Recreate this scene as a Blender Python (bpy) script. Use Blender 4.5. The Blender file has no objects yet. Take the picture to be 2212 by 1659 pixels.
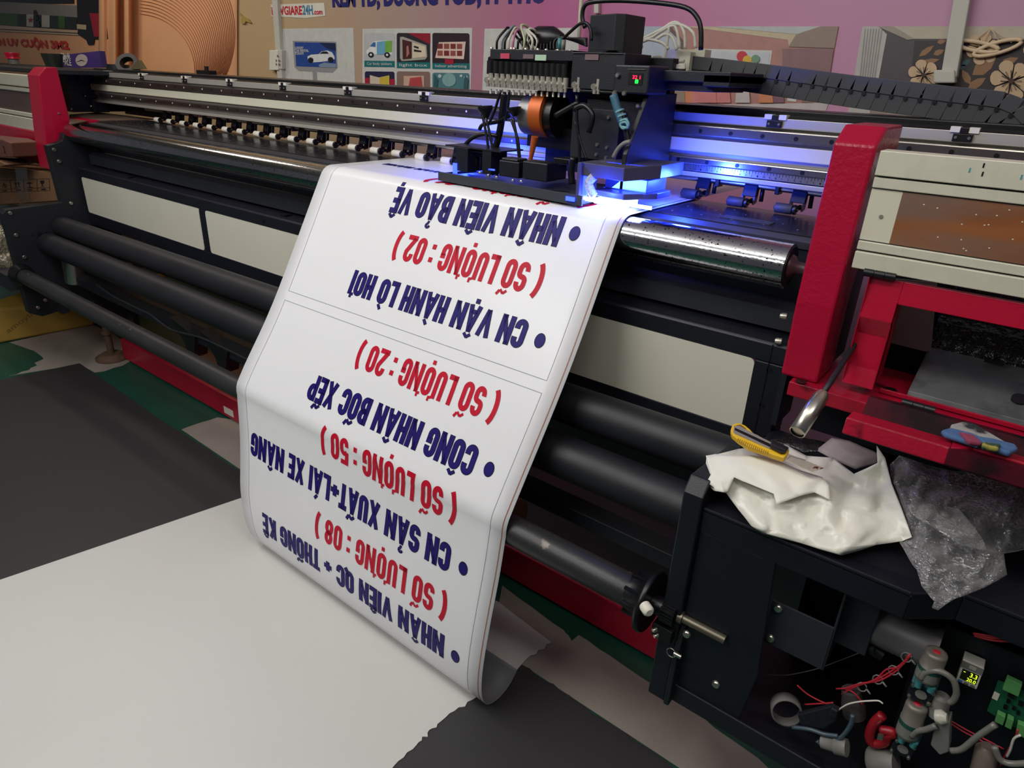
import bpy, bmesh, math, random
from mathutils import Vector, Matrix, geometry
random.seed(7)
SC = bpy.context.scene
COL = SC.collection
R = math.radians

# ------------------------------------------------------------------ camera
W_, H_, F_ = 2212.0, 1659.0, 1458.8
CAM = Vector((0.0, 0.0, 1.55))
AX = Vector((0.78283, 0.28588, -0.55280))      # world X seen in camera axes (right, down, forward)
AZ = Vector((0.03716, -0.90811, -0.41707))
AX.normalize(); AZ = (AZ - AX * AZ.dot(AX)).normalized(); AY = AZ.cross(AX)
ROT = Matrix((AX, AY, AZ))
rgt, dwn, fwd = ROT @ Vector((1, 0, 0)), ROT @ Vector((0, 1, 0)), ROT @ Vector((0, 0, 1))
cd = bpy.data.cameras.new('camera'); co = bpy.data.objects.new('camera', cd); COL.objects.link(co)
M = Matrix.Identity(4)
for i in range(3):
    M[i][0], M[i][1], M[i][2], M[i][3] = rgt[i], -dwn[i], -fwd[i], CAM[i]
co.matrix_world = M
cd.sensor_fit = 'HORIZONTAL'; cd.sensor_width = 36.0; cd.lens = F_ / W_ * 36.0
cd.clip_start = 0.02; cd.clip_end = 100
SC.camera = co

# ------------------------------------------------------------------ light and exposure
wd = bpy.data.worlds.new('shop_ambient'); SC.world = wd; wd.use_nodes = True
wd.node_tree.nodes['Background'].inputs[0].default_value = (0.80, 0.82, 0.90, 1)
wd.node_tree.nodes['Background'].inputs[1].default_value = 0.09
SC.view_settings.view_transform = 'Standard'
SC.view_settings.look = 'None'
SC.view_settings.exposure = -0.10
SC.view_settings.gamma = 1.0
SC.view_settings.use_curve_mapping = False


def lamp(name, kind, loc, energy, color, size=None, size_y=None, aim=None, spread=None):
    l = bpy.data.lights.new(name, kind); o = bpy.data.objects.new(name, l); COL.objects.link(o)
    l.energy = energy; l.color = color; o.location = loc
    if kind == 'AREA':
        l.shape = 'RECTANGLE'; l.size = size; l.size_y = size_y or size
        if spread: l.spread = R(spread)
    elif size is not None:
        l.shadow_soft_size = size
    if aim is not None:
        o.rotation_euler = (Vector(aim) - Vector(loc)).to_track_quat('-Z', 'Y').to_euler()
    return o


WARM = (1.0, 0.985, 0.955)
lamp('ceiling_tube_light', 'AREA', (-2.2, 0.25, 2.9), 34, WARM, 2.8, 0.10, (-2.0, 0.7, 0))
lamp('ceiling_tube_light', 'AREA', (-2.2, -1.3, 2.8), 34, WARM, 2.4, 0.12, (-1.3, 0.6, 0.4))
lamp('ceiling_tube_light', 'AREA', (0.3, 0.3, 2.7), 11, (1.0, 0.95, 0.86), 1.4, 0.12, (0.1, 1.2, 1.0))
lamp('ceiling_tube_light', 'AREA', (-5.2, 1.2, 3.0), 20, (1.0, 0.88, 0.75), 1.2, 0.12, (-5.4, 2.6, 1.5))  # added light, no known tube: brightens the orange banner and left wall
lamp('added_ceiling_uplight', 'AREA', (-1.8, -0.3, 2.55), 26, WARM, 3.0, 0.3, (-1.8, -0.3, 5))  # added uplight, whitens the ceiling so glossy paint picks up sheen
lamp('added_ceiling_uplight', 'AREA', (0.4, 0.2, 2.55), 8, WARM, 1.2, 0.2, (0.4, 0.2, 5))  # second added uplight, for the ceiling over the right end
UVB = (0.02, 0.055, 1.0)
lamp('uv_light_right', 'AREA', (-0.83, 1.50, 1.335), 6.0, UVB, 0.12, 0.06, (-0.80, 1.9, 1.30))
lamp('uv_light_down', 'AREA', (-0.84, 1.46, 1.285), 0.9, (0.35, 0.40, 1.0), 0.16, 0.05, (-0.84, 1.46, 1.0))
lamp('uv_light_left', 'POINT', (-1.45, 1.62, 1.34), 3.5, UVB, 0.02)
lamp('uv_light_side', 'POINT', (-0.72, 1.60, 1.33), 6.0, UVB, 0.02)
lamp('uv_light_front', 'POINT', (-0.845, 1.425, 1.30), 1.6, UVB, 0.01)


# ------------------------------------------------------------------ measuring helpers: a pixel's ray met with a real plane
def ray(px, py):
    d = ROT @ Vector((px - W_ / 2, py - H_ / 2, F_))
    return d.normalized()


def atx(px, py, x): d = ray(px, py); return CAM + d * ((x - CAM.x) / d.x)
def aty(px, py, y): d = ray(px, py); return CAM + d * ((y - CAM.y) / d.y)
def atz(px, py, z): d = ray(px, py); return CAM + d * ((z - CAM.z) / d.z)
def atp(px, py, p, n):
    d = ray(px, py); n = Vector(n); return CAM + d * ((Vector(p) - CAM).dot(n) / d.dot(n))


# ------------------------------------------------------------------ materials
MATS = {}


def srgb(c):
    return tuple(((v / 255) / 12.92 if v / 255 <= .04045 else ((v / 255 + .055) / 1.055) ** 2.4) for v in c)


def mat(name, rgb, rough=.5, metal=0.0, var=.12, scale=8.0, bump=0.0, bscale=60.0, emit=0.0, spec=.5, alpha=1.0,
        stretch=(1, 1, 1), rvar=0.0, second=None, smask=(.55, .65), sscale=4.0, trans=0.0):
    if name in MATS: return MATS[name]
    m = bpy.data.materials.new(name); m.use_nodes = True
    nt = m.node_tree; b = nt.nodes['Principled BSDF']; L = nt.links
    c = srgb(rgb)
    tc = nt.nodes.new('ShaderNodeTexCoord'); mp = nt.nodes.new('ShaderNodeMapping')
    mp.inputs['Scale'].default_value = stretch
    L.new(tc.outputs['Object'], mp.inputs['Vector'])
    nz = nt.nodes.new('ShaderNodeTexNoise'); nz.inputs['Scale'].default_value = scale; nz.inputs['Detail'].default_value = 5
    L.new(mp.outputs['Vector'], nz.inputs['Vector'])
    rp = nt.nodes.new('ShaderNodeValToRGB')
    rp.color_ramp.elements[0].position = .3; rp.color_ramp.elements[1].position = .7
    rp.color_ramp.elements[0].color = tuple(max(0, v * (1 - var)) for v in c) + (1,)
    rp.color_ramp.elements[1].color = tuple(min(1, v * (1 + var)) for v in c) + (1,)
    L.new(nz.outputs['Fac'], rp.inputs['Fac'])
    out = rp.outputs['Color']
    if second:
        n2 = nt.nodes.new('ShaderNodeTexNoise'); n2.inputs['Scale'].default_value = sscale; n2.inputs['Detail'].default_value = 7
        L.new(mp.outputs['Vector'], n2.inputs['Vector'])
        r2 = nt.nodes.new('ShaderNodeValToRGB')
        r2.color_ramp.elements[0].position, r2.color_ramp.elements[1].position = smask
        L.new(n2.outputs['Fac'], r2.inputs['Fac'])
        mx = nt.nodes.new('ShaderNodeMixRGB'); mx.inputs['Color2'].default_value = srgb(second) + (1,)
        L.new(r2.outputs['Color'], mx.inputs['Fac']); L.new(out, mx.inputs['Color1']); out = mx.outputs['Color']
    L.new(out, b.inputs['Base Color'])
    b.inputs['Roughness'].default_value = rough; b.inputs['Metallic'].default_value = metal
    b.inputs['Specular IOR Level'].default_value = spec
    if trans: b.inputs['Transmission Weight'].default_value = trans
    if rvar:
        rr = nt.nodes.new('ShaderNodeMapRange')
        rr.inputs['To Min'].default_value = max(0, rough - rvar); rr.inputs['To Max'].default_value = rough + rvar
        L.new(nz.outputs['Fac'], rr.inputs['Value']); L.new(rr.outputs['Result'], b.inputs['Roughness'])
    if bump:
        n3 = nt.nodes.new('ShaderNodeTexNoise'); n3.inputs['Scale'].default_value = bscale; n3.inputs['Detail'].default_value = 3
        L.new(mp.outputs['Vector'], n3.inputs['Vector'])
        bp = nt.nodes.new('ShaderNodeBump'); bp.inputs['Strength'].default_value = bump; bp.inputs['Distance'].default_value = .01
        L.new(n3.outputs['Fac'], bp.inputs['Height']); L.new(bp.outputs['Normal'], b.inputs['Normal'])
    if emit:
        b.inputs['Emission Color'].default_value = c + (1,); b.inputs['Emission Strength'].default_value = emit
    if alpha < 1: b.inputs['Alpha'].default_value = alpha
    MATS[name] = m
    return m


BLK = mat('black_powder_coat', (23, 25, 32), .5, var=.15, bump=.08, bscale=400)
BLK2 = mat('dark_navy_steel', (17, 19, 29), .45, var=.12, bump=.06, bscale=300)
GRY = mat('dark_grey_steel', (38, 40, 48), .5, var=.15, bump=.05, bscale=300)
PLA = mat('black_plastic', (14, 14, 18), .35, var=.2)
RUB = mat('black_rubber', (22, 23, 28), .5, var=.12, rvar=.1)
RED = mat('red_gloss_paint', (168, 12, 50), .25, var=.08, bump=.13, bscale=110, scale=3)
REDF = mat('red_smooth_paint', (174, 10, 48), .30, var=.06, bump=.05, bscale=90, scale=3)
REDT = mat('ink_stained_red_paint', (160, 12, 44), .30, var=.1, bump=.1, bscale=90, second=(38, 6, 16), smask=(.60, .72), sscale=16)
ALU = mat('anodised_aluminium', (196, 192, 182), .42, metal=.55, var=.07, scale=5, stretch=(.15, 6, 6), rvar=.1)
ALUW = mat('pale_aluminium_cover', (205, 202, 184), .5, metal=.15, var=.04, scale=40, bump=.05, bscale=500)
CREAM = mat('cream_guide_plate', (208, 205, 184), .5, var=.04, scale=3)
RAIL = mat('steel_linear_rail', (150, 145, 138), .25, metal=.9, var=.1, stretch=(.2, 8, 8))
RAIL_DIM = mat('rail_painted_dark_reflection', (62, 52, 50), .4, metal=.4, var=.3, scale=20, stretch=(.4, 4, 4))  # same steel rail, with the dark surroundings it mirrors painted into the colour
CHR = mat('scratched_chrome', (190, 190, 192), .13, metal=1.0, var=.06, second=(24, 23, 24), smask=(.615, .65), sscale=170, bump=.03, bscale=160)
STEEL = mat('bright_steel', (190, 186, 176), .28, metal=.95, var=.08)
WHT = mat('white_plastic', (226, 222, 208), .45, var=.05)
GPL = mat('grey_plastic', (120, 118, 114), .5, var=.08)
CLR = mat('clear_silicone_tube', (214, 210, 196), .2, var=.05, alpha=.75)
PAPER = mat('white_banner_vinyl', (232, 232, 235), .30, var=.012, scale=2, spec=.45)
BACKP = mat('grey_vinyl_backing', (118, 118, 122), .6, var=.05)
NAVY = mat('navy_print', (30, 20, 104), .45, var=.05, spec=.2)
INK = mat('black_print', (16, 14, 26), .45, var=.05, spec=.2)
REDP = mat('red_print', (190, 16, 46), .45, var=.05, spec=.2)
LINE = mat('grey_print_line', (130, 130, 136), .5)
BRNP = mat('brown_print_line', (140, 92, 74), .5)
FROST = mat('frosted_acrylic', (208, 205, 190), .32, var=.03, scale=1.5)
COPPER = mat('copper_film', (158, 98, 58), .33, metal=.35, var=.25, scale=5, stretch=(.6, 2, 4), second=(140, 112, 98), smask=(.42, .58), sscale=3.0, rvar=.1)
COPW = mat('orange_copper', (196, 96, 40), .4, metal=.3, var=.1)  # plain orange copper colour of the motor band and pin
CARD = mat('cardboard', (128, 92, 62), .8, var=.08, scale=12)
TAPE = mat('brown_packing_tape', (112, 78, 52), .25, var=.06)
YEL = mat('yellow_kraft_wrap', (168, 134, 56), .6, var=.1, bump=.3, bscale=25)
FILM = mat('grey_floor_film', (150, 140, 132), .55, var=.12, scale=5, bump=.35, bscale=9)
MAT_ = mat('dark_grey_vinyl_mat', (47, 46, 47), .55, var=.07, scale=2, bump=.04, bscale=200)
SHEET = mat('white_vinyl_sheet', (203, 202, 198), .42, var=.02, scale=2, bump=.10, bscale=3)
GREEN = mat('green_floor_paint', (24, 74, 60), .4, var=.12, scale=4, bump=.05, bscale=60)
BLUEG = mat('uv_glow', (40, 60, 255), .3, emit=6.0)
WHTG = mat('uv_lamp_core', (150, 175, 255), .3, emit=9.0)
BLUC = mat('blue_wire', (60, 120, 190), .5)
REDW = mat('red_wire', (186, 36, 52), .5)
WHW = mat('white_wire', (210, 205, 195), .5)
TEAL = mat('teal_pump_plastic', (60, 128, 132), .45)
PCB = mat('green_circuit_board', (28, 96, 66), .4, var=.15, scale=60)
TERM = mat('green_terminal_block', (92, 158, 92), .45)
LCD = mat('dark_lcd', (34, 40, 12), .2)
LCDY = mat('yellow_lcd_digits', (214, 240, 40), .4, emit=1.6)
LEDR = mat('red_led_digits', (255, 30, 70), .4, emit=2.5)
LEDG = mat('green_led_digits', (30, 255, 70), .4, emit=2.0)
BRASS = mat('nickel_valve', (196, 190, 178), .35, metal=.7, var=.15, scale=60)


# ------------------------------------------------------------------ mesh builder
class MB:
    def __init__(s): s.v = []; s.f = []; s.m = []; s.sm = []

    def add(s, vs, fs, mi=0, smooth=False):
        n = len(s.v); s.v += [Vector(v) for v in vs]
        for f in fs: s.f.append([n + i for i in f]); s.m.append(mi); s.sm.append(smooth)
        return s

    def box(s, x0, x1, y0, y1, z0, z1, mi=0):
        vs = [(x, y, z) for x in (x0, x1) for y in (y0, y1) for z in (z0, z1)]
        return s.add(vs, [(0, 1, 3, 2), (4, 6, 7, 5), (0, 4, 5, 1), (2, 3, 7, 6), (0, 2, 6, 4), (1, 5, 7, 3)], mi)

    def prism(s, prof, x0, x1, mi=0):               # a Y-Z outline drawn out along X
        n = len(prof)
        vs = [(x0, y, z) for y, z in prof] + [(x1, y, z) for y, z in prof]
        return s.add(vs, [tuple(range(n))[::-1], tuple(range(n, 2 * n))] + [(i, (i + 1) % n, n + (i + 1) % n, n + i) for i in range(n)], mi)

    def slab(s, pts, off, mi=0):                    # any flat outline given thickness
        n = len(pts); off = Vector(off)
        vs = [Vector(p) for p in pts] + [Vector(p) + off for p in pts]
        return s.add(vs, [tuple(range(n))[::-1], tuple(range(n, 2 * n))] + [(i, (i + 1) % n, n + (i + 1) % n, n + i) for i in range(n)], mi)

    def lathe(s, p0, p1, prof, seg=20, mi=0, cap=True):   # prof: (t along the axis 0..1, radius)
        p0, p1 = Vector(p0), Vector(p1); ax = (p1 - p0); a = ax.normalized()
        u = a.orthogonal().normalized(); w = a.cross(u)
        vs = []
        for t, r in prof:
            for k in range(seg):
                an = 2 * math.pi * k / seg
                vs.append(p0 + ax * t + (u * math.cos(an) + w * math.sin(an)) * r)
        fs = [(i * seg + k, i * seg + (k + 1) % seg, (i + 1) * seg + (k + 1) % seg, (i + 1) * seg + k)
              for i in range(len(prof) - 1) for k in range(seg)]
        s.add(vs, fs, mi, True)
        if cap:
            n = len(prof)
            s.add(vs[:seg], [tuple(range(seg))[::-1]], mi); s.add(vs[(n - 1) * seg:], [tuple(range(seg))], mi)
        return s

    def cyl(s, p0, p1, r, seg=20, mi=0): return s.lathe(p0, p1, [(0, r), (1, r)], seg, mi)

    def tube(s, pts, r, seg=8, mi=0, smooth=4):
        pts = [Vector(p) for p in pts]
        if smooth and len(pts) > 2:
            q = []
            for i in range(len(pts) - 1):
                a, b, c, d = pts[max(i - 1, 0)], pts[i], pts[i + 1], pts[min(i + 2, len(pts) - 1)]
                for k in range(smooth):
                    t = k / smooth
                    q.append(.5 * ((2 * b) + (c - a) * t + (2 * a - 5 * b + 4 * c - d) * t * t + (3 * b - 3 * c + d - a) * t ** 3))
            pts = q + [pts[-1]]
        vs = []; u = None
        for i, p in enumerate(pts):
            d = (pts[min(i + 1, len(pts) - 1)] - pts[max(i - 1, 0)]).normalized()
            u = d.orthogonal().normalized() if u is None else (u - d * u.dot(d)).normalized()
            w = d.cross(u)
            vs += [p + (u * math.cos(2 * math.pi * k / seg) + w * math.sin(2 * math.pi * k / seg)) * r for k in range(seg)]
        n = len(pts)
        fs = [(i * seg + k, i * seg + (k + 1) % seg, (i + 1) * seg + (k + 1) % seg, (i + 1) * seg + k) for i in range(n - 1) for k in range(seg)]
        fs += [tuple(range(seg))[::-1], tuple(range((n - 1) * seg, n * seg))]
        return s.add(vs, fs, mi, True)

    def build(s, name, mats, parent=None, bevel=0, origin=None, sub=0):
        o0 = Vector(origin) if origin is not None else (wloc(parent) if parent else s.base())
        me = bpy.data.meshes.new(name)
        me.from_pydata([v - o0 for v in s.v], [], s.f)
        for m in (mats if isinstance(mats, (list, tuple)) else [mats]): me.materials.append(m)
        for p, mi, sm in zip(me.polygons, s.m, s.sm): p.material_index = mi; p.use_smooth = sm
        me.validate(); me.update()
        bm = bmesh.new(); bm.from_mesh(me); bmesh.ops.recalc_face_normals(bm, faces=bm.faces[:]); bm.to_mesh(me); bm.free()
        o = bpy.data.objects.new(name, me); COL.objects.link(o)
        if parent:
            o.parent = parent; o.location = o0 - wloc(parent)
        else:
            o.location = o0
        if bevel:
            b = o.modifiers.new('soft_edges', 'BEVEL'); b.width = bevel; b.segments = 2; b.limit_method = 'ANGLE'; b.angle_limit = R(40)
        if sub:
            b = o.modifiers.new('smooth', 'SUBSURF'); b.levels = b.render_levels = sub
        return o

    def base(s):
        xs = [v.x for v in s.v]; ys = [v.y for v in s.v]; zs = [v.z for v in s.v]
        return Vector(((min(xs) + max(xs)) / 2, (min(ys) + max(ys)) / 2, min(zs)))


def wloc(o):
    p = o.location.copy()
    while o.parent: o = o.parent; p += o.location
    return p


def tag(o, label, cat, group=None, kind=None):
    o['label'] = label; o['category'] = cat
    if group: o['group'] = group
    if kind: o['kind'] = kind
    return o


def thing(name, label, cat, loc, group=None):
    o = bpy.data.objects.new(name, None); COL.objects.link(o); o.location = loc; o.empty_display_size = .05
    return tag(o, label, cat, group)


def struct(o): o['kind'] = 'structure'; return o


def copy_tree(o, loc=None, parent=None):
    c = o.copy(); COL.objects.link(c)
    if parent: c.parent = parent
    if loc is not None: c.location = loc
    for ch in list(o.children): copy_tree(ch, None, c)
    return c


# ------------------------------------------------------------------ lettering
TCACHE = {}


def letters(txt, offset=.0, spacing=1.0):
    """outlines of a text as flat triangles: baseline at v=0, capitals one unit high, u from 0 to width"""
    key = (txt, offset, spacing)
    if key in TCACHE: return TCACHE[key]
    cu = bpy.data.curves.new('lettering', 'FONT'); cu.body = txt; cu.offset = offset; cu.space_character = spacing
    cu.resolution_u = 3
    ob = bpy.data.objects.new('lettering', cu); COL.objects.link(ob)
    bpy.context.view_layer.update()
    ev = ob.evaluated_get(bpy.context.evaluated_depsgraph_get())
    me = bpy.data.meshes.new_from_object(ev)
    vs = [(v.co.x, v.co.y) for v in me.vertices]; fs = [tuple(p.vertices) for p in me.polygons]
    bpy.data.objects.remove(ob); bpy.data.curves.remove(cu); bpy.data.meshes.remove(me)
    if 'H' not in TCACHE and txt != 'H':
        TCACHE['H'] = 1; hv, _, _ = letters('H'); TCACHE['cap'] = TCACHE['hraw']
    if txt == 'H' and 'hraw' not in TCACHE: TCACHE['hraw'] = max(v[1] for v in vs)
    cap = TCACHE.get('cap', TCACHE.get('hraw', .7))
    x0 = min(v[0] for v in vs)
    vs = [((x - x0) / cap, y / cap) for x, y in vs]
    w = max(v[0] for v in vs)
    TCACHE[key] = (vs, fs, w)
    return TCACHE[key]


def put_text(mb, txt, fn, width, height, mi=0, offset=.0, spacing=1.0, cut=None):
    """fn(u, v) -> point, u in 0..width along the line, v up from the baseline"""
    vs, fs, w = letters(txt, offset, spacing)
    pts = [(x / w * width, y * height) for x, y in vs]
    if cut:
        bm = bmesh.new(); bv = [bm.verts.new((x, y, 0)) for x, y in pts]
        for f in fs:
            try: bm.faces.new([bv[i] for i in f])
            except ValueError: pass
        y = min(p[1] for p in pts)
        while y < max(p[1] for p in pts):
            bmesh.ops.bisect_plane(bm, geom=bm.verts[:] + bm.edges[:] + bm.faces[:], plane_co=(0, y, 0), plane_no=(0, 1, 0)); y += cut
        bm.verts.index_update()
        pts = [(v.co.x, v.co.y) for v in bm.verts]; fs = [tuple(v.index for v in f.verts) for f in bm.faces]; bm.free()
    mb.add([fn(x, y) for x, y in pts], fs, mi)


# ------------------------------------------------------------------ bold condensed lettering drawn as strokes
TH = .178                                             # stem thickness, capitals one unit high


def arc(cx, cy, rx, ry, a0, a1, n=9): return [(cx + rx * math.cos(R(a0 + (a1 - a0) * i / n)), cy + ry * math.sin(R(a0 + (a1 - a0) * i / n))) for i in range(n + 1)]


def glyph(ch):
    """strokes (polylines along the stem centre) and advance width"""
    h = TH / 2; W = .46; l, r, b, t = h, W - h, h, 1 - h; rx = (r - l) / 2; cx = W / 2; ry = .17
    top = arc(cx, t - ry, rx, ry, 0, 180); bot = arc(cx, b + ry, rx, ry, 180, 360)
    O = top + bot + [top[0]]
    C = [(r, .66)] + top + bot + [(r, .34)]
    if ch == 'O' or ch == '0': return [O], W
    if ch == 'C': return [C], W
    if ch == 'G': return [C + [(r, .45)], [(cx + .02, .46), (W, .46)]], W
    if ch == 'Q': return [O, [(cx + .02, .22), (W + .02, -.05)]], W
    if ch == 'U': return [[(l, 1)] + bot + [(r, 1)]], W
    if ch == 'S': return [[(r, .70)] + top + arc(cx, .64, rx, .13, 180, 250, 4) + [(cx, .51)] + arc(cx, .38, rx, .13, 70, 0, 4) + arc(cx, b + ry, rx, ry, 0, -180) + [(l, .30)]], W
    if ch == 'I': return [[(l, 0), (l, 1)]], TH
    if ch == 'L': return [[(l, 0), (l, 1)], [(0, h * .9), (.38, h * .9)]], .38
    if ch == 'T': return [[(.2, 0), (.2, 1)], [(0, 1 - h * .9), (.40, 1 - h * .9)]], .40
    if ch == 'E': return [[(l, 0), (l, 1)], [(0, h * .85), (.38, h * .85)], [(0, 1 - h * .85), (.38, 1 - h * .85)], [(0, .52), (.35, .52)]], .38
    if ch == 'H': return [[(l, 0), (l, 1)], [(r, 0), (r, 1)], [(l, .52), (r, .52)]], W
    if ch == 'N': return [[(l, 0), (l, 1)], [(r + .05, 0), (r + .05, 1)], [(l - .01, .98), (r + .06, .02), .125]], W + .05
    if ch == 'V': return [[(h * .9, 1), (.26, .02), .15], [(.52 - h * .9, 1), (.26, .02), .15]], .52
    if ch == 'A': return [[(h * .9, 0), (.26, .98), .15], [(.52 - h * .9, 0), (.26, .98), .15], [(.13, .24), (.39, .24), .14]], .52
    if ch == 'X': return [[(h, 0), (.52 - h, 1), .155], [(h, 1), (.52 - h, 0), .155]], .52
    if ch == 'K': return [[(l, 0), (l, 1)], [(l, .40), (.47 - h, 1)], [(l + .08, .55), (.49 - h, 0)]], .49
    if ch == 'P': return [[(l, 0), (l, 1)], [(l, t), (cx, t)] + arc(cx, .68, rx, t - .68, 90, -90)[1:] + [(l, .68 - (t - .68))]], W
    if ch == 'B': return [[(l, 0), (l, 1)], [(l, t), (cx, t)] + arc(cx, .715, rx, t - .715, 90, -90)[1:] + [(l, .52)], [(l, .52), (cx, .52)] + arc(cx, .305, rx, .215, 90, -90)[1:] + [(l, b)]], W
    if ch == '1': return [[(.2, 0), (.2, 1)], [(.2, .92), (.02, .78)]], .3
    if ch == '2': return [[(l, .68)] + list(reversed(top)) + [(r, .62), (l, .1)], [(0, h * .9), (W, h * .9)]], W
    if ch == '5': return [[(r + .03, 1 - h * .9), (l, 1 - h * .9), (l + .01, .52)], [(l, .50)] + arc(cx, .44, rx, .15, 130, 0, 6) + arc(cx, b + ry, rx, ry, 0, -180) + [(l, .30)]], W
    if ch == '8': return [arc(cx, .72, rx * .95, t - .72, 0, 360, 20), arc(cx, .30, rx, .30 - b, 0, 360, 20)], W
    if ch == '(': return [arc(.34, .5, .27, .62, 118, 242, 10)], .26
    if ch == ')': return [arc(-.08, .5, .27, .62, 62, -62, 10)], .26
    if ch == ':': return [[(h, .14), (h, .14 + TH)], [(h, .62), (h, .62 + TH)]], TH
    if ch == '+': return [[(0, .45), (.42, .45)], [(.21, .24), (.21, .66)]], .42
    return [], .22


MARKS = {'\u0302': '^', '\u0301': "'", '\u0300': '`', '\u0309': '?', '\u0303': '~', '\u0323': '.', '\u031b': 'h'}


def bold_text(mb, txt, fn, width, height, mi=0, grow=0.0):
    import unicodedata
    strokes = []; x = 0
    for c in txt:
        d = unicodedata.normalize('NFD', c.replace('Đ', 'D')); g, w = glyph(d[0]); mk = [MARKS.get(k) for k in d[1:]]
        for s in g: strokes.append([(p_[0] + x, p_[1]) for p_ in s if isinstance(p_, tuple)] + [s[-1] if not isinstance(s[-1], tuple) else TH])
        m_ = x + w / 2
        if '^' in mk: strokes.append([(m_ - .13, 1.07), (m_, 1.19), .09]); strokes.append([(m_, 1.19), (m_ + .13, 1.07), .09])
        up = '^' in mk
        if "'" in mk: strokes.append([(m_ + (.15 if up else -.03), 1.10 if up else 1.06), (m_ + (.24 if up else .10), 1.26 if up else 1.22), .10])
        if '`' in mk: strokes.append([(m_ + .05, 1.06), (m_ - .08, 1.22), .10])
        if '?' in mk: strokes.append(arc(m_, 1.22, .075, .07, 180, -60, 6) + [(m_, 1.10), (m_ - .01, 1.05), .07])
        if '.' in mk: strokes.append([(m_, -.24), (m_, -.09), .15])
        if 'h' in mk: strokes.append([(x + w - .02, .98), (x + w + .09, 1.0), (x + w + .09, 1.13), .09])
        x += w + (.062 if w > .23 or c == 'I' else .03)
        if 'h' in mk: x += .03
    tot = x - .062; kx = width / tot
    for s in strokes:
        th = (s[-1] + grow * 2) / 2; p = [Vector(q) for q in s[:-1]]
        q = [p[0]]
        for a in p[1:]:                               # fine steps, so that letters can follow a bent sheet
            n = max(1, int((a - q[-1]).length / .16)); o_ = q[-1]
            for i in range(1, n + 1): q.append(o_.lerp(a, i / n))
        p = q; vs = []
        for i, a in enumerate(p):
            d0 = (p[i] - p[i - 1]).normalized() if i else None; d1 = (p[i + 1] - p[i]).normalized() if i < len(p) - 1 else None
            if (p[0] - p[-1]).length < 1e-6: d0 = d0 or (p[-1] - p[-2]).normalized(); d1 = d1 or (p[1] - p[0]).normalized()
            d = ((d0 or d1) + (d1 or d0)).normalized(); nn = Vector((-d.y, d.x))
            sc_ = 1 / max(.6, nn.dot(Vector((-(d1 or d0).y, (d1 or d0).x))))
            e = Vector((0, 0))
            if grow and i == 0: e = -d * grow
            if grow and i == len(p) - 1: e = d * grow
            for sg in (1, -1): v = a + nn * th * sc_ * sg + e; vs.append(fn(v.x * kx, v.y * height))
        mb.add(vs, [(2 * i, 2 * i + 1, 2 * i + 3, 2 * i + 2) for i in range(len(p) - 1)], mi)


def plane_fn(o, du, dv):
    o, du, dv = Vector(o), Vector(du), Vector(dv)
    return lambda u, v: o + du * u + dv * v

# ================================================================== the room
YW = 2.65
b = MB().box(-9.5, 2.2, -3.0, YW + .1, -.08, 0)
struct(b.build('floor', GREEN))


struct(MB().box(-9.5, 2.2, -3.0, YW + .1, 3.3, 3.36).build('ceiling', mat('white_ceiling', (225, 224, 220), .8, var=.03)))


def ramp_mat(name, stops, x0, x1, rough=.45):
    m = bpy.data.materials.new(name); m.use_nodes = True; nt = m.node_tree; L = nt.links; bs = nt.nodes['Principled BSDF']
    tc = nt.nodes.new('ShaderNodeNewGeometry'); sx = nt.nodes.new('ShaderNodeSeparateXYZ'); mr = nt.nodes.new('ShaderNodeMapRange')
    mr.inputs['From Min'].default_value = x0; mr.inputs['From Max'].default_value = x1
    rp = nt.nodes.new('ShaderNodeValToRGB')
    L.new(tc.outputs['Position'], sx.inputs[0]); L.new(sx.outputs['X'], mr.inputs['Value']); L.new(mr.outputs['Result'], rp.inputs['Fac'])
    for i, (p, c) in enumerate(stops):
        e = rp.color_ramp.elements[i] if i < 2 else rp.color_ramp.elements.new(p)
        e.position = p; e.color = srgb(c) + (1,)
    L.new(rp.outputs['Color'], bs.inputs['Base Color']); bs.inputs['Roughness'].default_value = rough
    return m


WALLM = ramp_mat('printed_wall_covering', [(0, (196, 164, 120)), (1, (192, 156, 178)), (.25, (192, 166, 128)), (.43, (176, 148, 140)), (.58, (186, 100, 146)), (.66, (194, 116, 158)), (.80, (200, 142, 174))], -5.0, 0.3)
struct(MB().box(-9.5, 2.2, YW, YW + .1, 0, 3.3).build('wall_back', WALLM))


def W(px, py, lay=0): return aty(px, py, YW - .001 - .0012 * lay)


def pw(mb, pts, mi=0, lay=1):
    return mb.slab([W(x, y, lay) for x, y in pts], (0, .0008, 0), mi)


def rect(x0, y0, x1, y1): return [(x0, y0), (x1, y0), (x1, y1), (x0, y1)]


def line_text(mb, txt, p0, p1, cap, mi, lay, offset=.02, spacing=1.0):
    """text on the wall from pixel p0 to p1, capitals `cap` pixels tall"""
    a, c = W(p0[0], p0[1], lay), W(p1[0], p1[1], lay); d = c - a
    up = W(p0[0], p0[1] - cap, lay) - a
    wd_ = d.length
    put_text(mb, txt, plane_fn(a, d / wd_, Vector((0, 0, 1))), wd_, up.z, mi, offset, spacing)


def pm(name, rgb, rough=.4): return mat('print_' + name, rgb, rough, var=.06, scale=30)


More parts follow.
